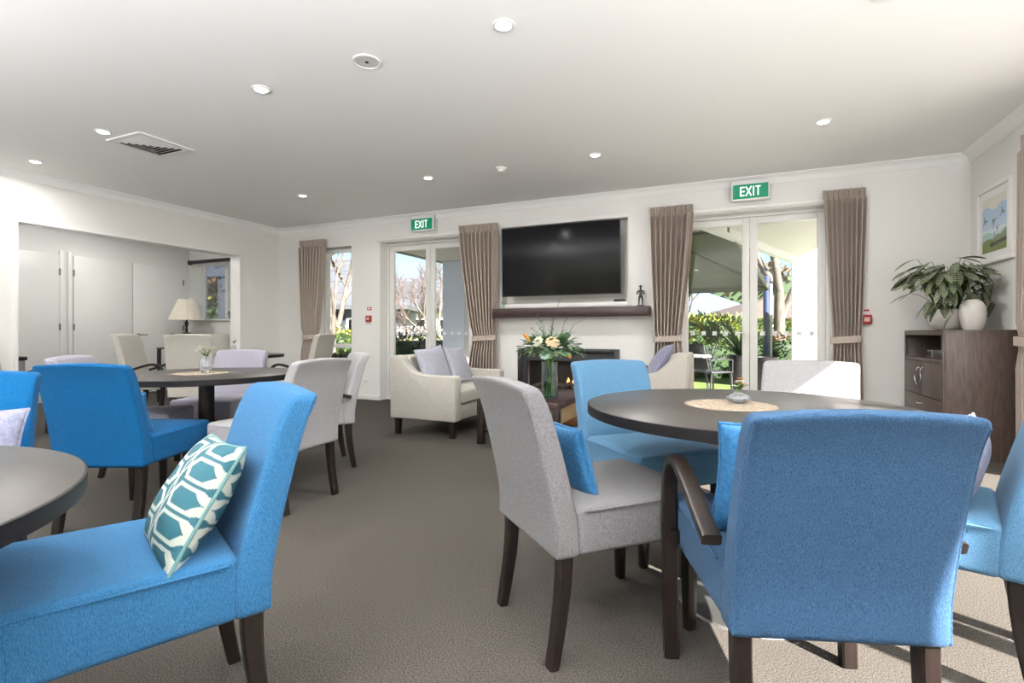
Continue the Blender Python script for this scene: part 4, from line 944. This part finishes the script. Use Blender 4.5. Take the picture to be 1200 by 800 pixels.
def bush(px, z, w_, d_, h_, m, label, n=900, leafs=.09, group=None, core=True, name='shrub', cat='shrub', seed=0, base=G0):
    rnd = random.Random(seed+int(px)); X, Y, _ = P3(px, z); b = MB()
    for i in range(n):
        a = rnd.uniform(0,2*pi); e = math.asin(rnd.uniform(-.35,1)); k = rnd.uniform(.80,1.03)
        d = Vector((cos(a)*cos(e), sin(a)*cos(e), sin(e))); sx = (abs(d.x)**.7)*math.copysign(1,d.x); sy = (abs(d.y)**.7)*math.copysign(1,d.y)
        p = Vector((sx*w_/2*k, sy*d_/2*k, h_*.42 + d.z*h_*.58*k))
        leaf(b, p, d+Vector((rnd.uniform(-.8,.8),rnd.uniform(-.8,.8),rnd.uniform(-.5,.9))), (0,0,1), leafs*rnd.uniform(.7,1.3), leafs*.5)
    root = empty(name, (X,Y,base)); root.rotation_euler = (0,0,YAW*.6); tag(root, label, cat, group)
    o = b.build('foliage', m, root, sharp=180); o['kind'] = 'stuff'
    if core: one('dark_core', lambda b: b.rbox((w_*.78,d_*.78,h_*.86),(0,0,h_*.43),min(w_,d_,h_)*.3,3,(2,2,2)), M['leaf_dark'], root)  # solid darker core inside the leaf cloud
    return root
def hedge(px0, px1, z, h_, m, label, seed=0, dens=260, base=G0, ls=.08):
    rnd = random.Random(seed); p0 = Vector(P3(px0,z)); p1 = Vector(P3(px1,z)); L_ = (p1-p0).length; ax = (p1-p0).normalized(); b = MB(); n = int(dens*L_)
    for i in range(n):
        t_ = rnd.uniform(0,L_); side = rnd.random()
        if side < .65: x,y,z_ = t_, -.3+rnd.uniform(-.06,.06), rnd.uniform(0,h_)
        else: x,y,z_ = t_, rnd.uniform(-.3,.3), h_+rnd.uniform(-.05,.05)
        leaf(b, (x,y,z_), (rnd.uniform(-1,1),rnd.uniform(-1,.2),rnd.uniform(-.3,1)), (0,0,1), ls*rnd.uniform(.7,1.4), ls*.55)
    root = empty('hedge', (p0.x,p0.y,base)); root.rotation_euler = (0,0,math.atan2(ax.y,ax.x)); tag(root, label, 'hedge')
    o = b.build('foliage', m, root, sharp=180); o['kind'] = 'stuff'; bx('dark_core', 0.03,L_-.03,-.24,.24,0,h_-.05, M['leaf_dark'], root)  # plain dark box fills the hedge behind its leaves
hedge(770, 1000, 13.5, .90, M['leaf_mid'], 'clipped green hedge behind the lawn outside the right glass doors', 1, 300)
bush(828, 15.2, 2.0,1.2,1.75, M['leaf_lime'], 'yellow green rounded shrub behind the hedge, seen left in the right doors', 1300, .13)
bush(868, 15.8, 1.6,1.2,1.35, M['leaf_lime'], 'lower yellow green shrub behind the black planter', 900, .13)
bush(936, 14.9, 1.8,1.2,1.55, M['leaf_lime'], 'yellow green shrub at the foot of the bare tree', 1000, .12)
bush(925, 12.3, 1.3,.8,1.15, M['leaf_red'], 'russet and green low shrub in front of the hedge at right', 700, .10)
bush(845, 19, 4.5,1.6,1.75, M['leaf_mid'], 'tall mixed olive shrubbery before the blue roofed house', 1500, .2)
bush(800, 21.5, 2.5,1.6,1.8, M['leaf_dark'], 'dark shrub left of the shrubbery behind the outdoor chairs', 800, .2)
bush(835, 60, 30,2,9, M['leaf_red'], 'distant brown and green treetops below the umbrella edge', 1800, .9, name='tree_row', cat='trees')
# planters
def planter(px, z, label, h_=.72, r=.27, plant=True, seed=0):
    root = empty('planter', P3(px,z,G0)); tag(root, label, 'planter')
    one('pot', lambda b: b.lathe([(0,0),(r*.6,0),(r*.72,.05),(r*.98,h_-.04),(r*1.04,h_),(r*.95,h_),(r*.9,h_-.05),(0,h_-.06)], n=28, cap=False), M['planter'], root)
    if plant:
        rnd = random.Random(seed); b = MB()
        for i in range(60):
            a = i*2.4; leaf(b, (0,0,h_-.05), (cos(a),sin(a),rnd.uniform(.8,3)), (0,0,1), rnd.uniform(.45,.7), .05, droop=.3)
        b.build('foliage', M['leaf_dark'], root)
planter(868, 8.6, 'tapered black planter with a spiky dark plant seen through the right doors', .80, .20, True, 2)
planter(897, 8.3, 'tapered black planter beside the middle stile of the right doors', .78, .19, False)
# outdoor chair + table
def patio_chair(px, z, rz, label):
    root = empty('patio_chair', P3(px,z,-.0595)); root.rotation_euler = (0,0,rz); tag(root, label, 'chair')
    b = MB(); b.rbox((.46,.46,.025),(0,0,.44),.008); b.build('seat', M['omet'], root)
    b = MB(); b.rbox((.44,.02,.42),(0,-.27,.70),.008, fn=lambda x,y,z: (x, y-.28*(z-.49), z)); b.build('backrest', M['omet'], root)
    for sx in (-1,1):
        for sy in (-1,1): b = MB(); b.tube([(sx*.22,sy*.22,0),(sx*.21,sy*.20,.44)] if sy > 0 else [(sx*.22,-.26,0),(sx*.21,-.21,.44),(sx*.21,-.33,.88)], .014, 8); b.build('leg', M['omet'], root)
        b = MB(); b.tube([(sx*.23,.2,.44),(sx*.24,.2,.64),(sx*.24,.0,.66),(sx*.23,-.26,.64)], .013, 8); b.build('arm', M['omet'], root)
patio_chair(835, 8.6, YAW-1.2, 'grey metal patio chair beside the black planter')
patio_chair(812, 8.9, YAW+1.2, 'grey metal patio chair at the left edge of the right doors')
patio_chair(486, 9.3, YAW+1.0, 'dark patio chair outside the left glass doors')
root = empty('patio_table', P3(806,8.1,-.0595)); tag(root, 'small white round patio table outside the right doors', 'table')
one('tabletop', lambda b: b.lathe([(0,.74),(.35,.74),(.35,.715),(0,.715)], n=36, cap=False), M['white'], root)
one('column', lambda b: b.tube([(0,0,0),(0,0,.715)], .025), M['omet'], root); one('foot', lambda b: b.lathe([(.22,0),(.22,.015),(.03,.03)], n=24), M['omet'], root)
tag(one('garden_pole', lambda b: b.lathe([(.07,0),(.065,2.45),(.05,2.47),(0,2.48)], n=20), M['pole'], loc=P3(898,11.8,G0)), 'navy garden pole left of the bare tree', 'pole')
tag(one('garden_board', lambda b: b.box(.075,.125,-.03,.03,0,2.3), M['extwhite'], loc=P3(898,11.8,G0)), 'white board fixed beside the navy garden pole', 'board')
# bare trees
def bare_tree(px, z, h_, r0, label, seed, trunk=.4, spread=.55, depth=6, m='bark', lean=0, mt='twig', base=G0, leafy=None):
    rnd = random.Random(seed); b = MB(); tw = MB(); tips = []
    def grow(p, d, L_, r, k):
        n = 3; pts = [p]; dd = d.copy()
        for i in range(n):
            dd = (dd + Vector((rnd.uniform(-.15,.15)*(0 if k==0 else 1),rnd.uniform(-.15,.15)*(0 if k==0 else 1),rnd.uniform(-.05,.12)))).normalized(); pts.append(pts[-1]+dd*L_/n)
        rs = [r*(1-.30*i/n) for i in range(n+1)]; (b if k < 3 else tw).tube(pts, rs, 7 if k < 2 else (5 if k < 4 else 3), cap=False)
        if k >= depth: tips.append(pts[-1]); return
        for j in range(3 if k < 5 else 2):
            a = rnd.uniform(0,2*pi); o_ = dd.orthogonal().normalized(); o_.rotate(Matrix.Rotation(a,3,dd))
            nd = (dd + o_*spread*rnd.uniform(.6,1.4) + Vector((0,0,.12))).normalized()
            grow(pts[-1] if j < 2 else pts[2], nd, L_*rnd.uniform(.66,.86), r*rnd.uniform(.5,.68), k+1)
    grow(Vector((0,0,0)), Vector((lean,0,1)).normalized(), h_*trunk, r0, 0)
    root = empty('bare_tree', P3(px,z,base)); tag(root, label, 'tree'); b.build('trunk', M[m], root, sharp=180); o = tw.build('twigs', M[mt], root, sharp=180); o['kind'] = 'stuff'
    if leafy:
        l = MB()
        for p in tips:
            for q in range(3): leaf(l, p, (rnd.uniform(-1,1),rnd.uniform(-1,1),rnd.uniform(-1,.6)), (0,0,1), .22, .13)
        l.build('foliage', M[leafy], root)
bare_tree(913, 13.2, 4.7, .17, 'thick pale trunked leafless tree seen through the right doors', 3, .47, .62, 6)
bare_tree(512, 15.0, 4.6, .085, 'widely branching leafless tree outside the left glass doors', 8, .22, .60, 7)
bare_tree(477, 17.5, 4.4, .075, 'second leafless tree at the left of the left doors', 21, .22, .60, 7)
bare_tree(407, 14.0, 4.4, .14, 'leaning leafless tree with a pale trunk outside the tall window', 14, .40, .55, 7, lean=-.35)
bare_tree(391, 12.6, 3.6, .07, 'dark leaved small tree at the left of the tall window', 31, .45, .5, 5, leafy='leaf_dark')
bare_tree(250, 13.5, 3.2, .06, 'twiggy small tree behind the pergola outside the alcove window', 41, .3, .6, 6, leafy='leaf_red')
bare_tree(800, 26, 7, .12, 'far leafless tree under the umbrella edge', 51, .3, .6, 6)
hedge(440, 585, 14.5, 1.0, M['leaf_lime'], 'green hedge outside the left glass doors', 5, 260)
bush(482, 12.2, 1.3,.9,1.15, M['leaf_dark'], 'dark green rounded shrub outside the left glass doors', 800, .1)
bush(517, 13.0, 1.5,1.0,1.15, M['leaf_lime'], 'bright green shrub right of the dark shrub', 800, .1)
bush(540, 12.4, 1.0,.9,1.3, M['leaf_red'], 'russet shrub by the porch pillar tinted for shade', 500, .1)
hedge(350, 435, 12.0, .72, M['leaf_lime'], 'bright lime low hedge outside the tall window', 6, 300)
bush(388, 13.5, 1.6,1.0,1.35, M['leaf_lime'], 'lime green rounded shrub outside the tall window', 900, .11)
bush(412, 11.2, 1.2,.8,.75, M['leaf_dark'], 'dark low shrub below the transom of the tall window', 600, .09)
bush(243, 13.6, 2.2,1.2,2.3, M['leaf_lime'], 'bright green bush outside the alcove window', 900, .14)
bush(272, 16, 3,1.2,2.9, M['leaf_dark'], 'dark tangled shrub at the right of the alcove window', 900, .16)
# pergola by the alcove window
root = empty('pergola', P3(257,11.5,G0)); root.rotation_euler = (0,0,YAW); tag(root, 'slate blue pergola post and beam outside the alcove window', 'pergola')
bx('post', .0,.16,-.06,.08,0,2.42, M['post'], root); bx('beam', -2.2,.7,-.13,.15,2.42,2.68, M['post'], root)
b = MB(); b.prism([(.10,2.42),(.10,2.10),(.62,2.42)], -.1,.12,'y'); b.v = [(x_,y_,z_) for x_,y_,z_ in b.v]; b.build('brace', M['post'], root, smooth=False)
# houses
def house(px, z, wd, dp, hw, hr, wallm, roofm, label, wins=(), rz=0, fascia=None):
    root = empty('house', P3(px,z,G0)); root.rotation_euler = (0,0,YAW+rz); tag(root, label, 'building')
    bx('wall', -wd/2,wd/2,0,dp,0,hw, wallm, root, smooth=False)
    b = MB(); e = .5; o_ = [(-wd/2-e,-e,hw),(wd/2+e,-e,hw),(wd/2+e,dp+e,hw),(-wd/2-e,dp+e,hw)]; k = min(dp/2, wd/2-.2)
    t_ = [(-wd/2+k,dp/2,hw+hr),(wd/2-k,dp/2,hw+hr)]; b.add(o_+t_+[(x_,y_,hw-.18) for x_,y_,_ in o_], [(0,1,5,4),(1,2,5),(2,3,4,5),(3,0,4),(0,6,7,1),(1,7,8,2),(2,8,9,3),(3,9,6,0),(9,8,7,6)]); b.build('roof', roofm, root, smooth=False)
    for i in range(int((hr**2+(dp/2)**2)**.5/.7)):
        t0_ = (i+1)*.7/((hr**2+(dp/2)**2)**.5)
        if t0_ < .95:
            y = -e+(dp/2+e)*t0_; zz = hw+hr*t0_; x_ = wd/2+e-(k+e)*t0_; bx('tile_course', -x_,x_,y-.03,y+.03,zz-.02,zz+.03, roofm, root, smooth=False)
    for (x, zb_, w_, h_) in wins:
        f = MB(); frame_bars(f, x-w_/2,x+w_/2,zb_,zb_+h_,-.06,-.005,.07); wf = f.build('window', M['white'], root, smooth=False); bx('pane', x-w_/2+.06,x+w_/2-.06,-.03,-.006,zb_+.06,zb_+h_-.06, M['screen'], wf)
house(505, 33, 13, 7, 2.7, 2.4, M['extwhite'], M['roof'], 'grey roofed white house far beyond the left glass doors', [(-4.9,.9,1.4,1.2),(-2.6,.9,1,1.2),(-.8,.9,1,1.2),(1.0,.9,1,1.2),(3.2,.9,1.6,1.2)])
house(395, 21, 5, 4, 2.3, 2.2, M['post'], M['roof'], 'dark house with a slate roof far outside the tall window', [(1,.8,1.2,1.0),(-1.2,.8,1.2,1.0)])
house(945, 34, 9, 8, 2.3, 1.6, M['brick'], M['roof2'], 'brown roofed brick house beyond the bare tree', [(-1.5,1.0,1.6,1.2),(2,1.0,1.2,1.2)])
house(810, 46, 13, 8, 2.8, 2.5, M['extwhite'], mat('blue_roof',(.07,.10,.15),.6,var=.2,vscale=3), 'blue grey roofed house far behind the shrubs', [(-3,1.0,1.6,1.2),(1.5,1.0,1.6,1.2)])
house(245, 24, 7, 5, 2.5, 1.6, M['soffit'], M['roof'], 'low house with a pale roof outside the alcove window', [(0,.9,1.5,1.1)])
# picket fence outside left doors
root = empty('picket_fence', P3(440,21,G0)); root.rotation_euler = (0,0,YAW); tag(root, 'white picket fence beyond the hedge outside the left doors', 'fence')
fpaint = mat('fence_paint', (.18,.18,.175), .7)
for zz in (.35,1.25): bx('rail', 0,4.6,.0,.03,zz,zz+.08, fpaint, root)
for i in range(32): bx('picket', i*.145,i*.145+.08,-.02,0,.05,1.45, fpaint, root)
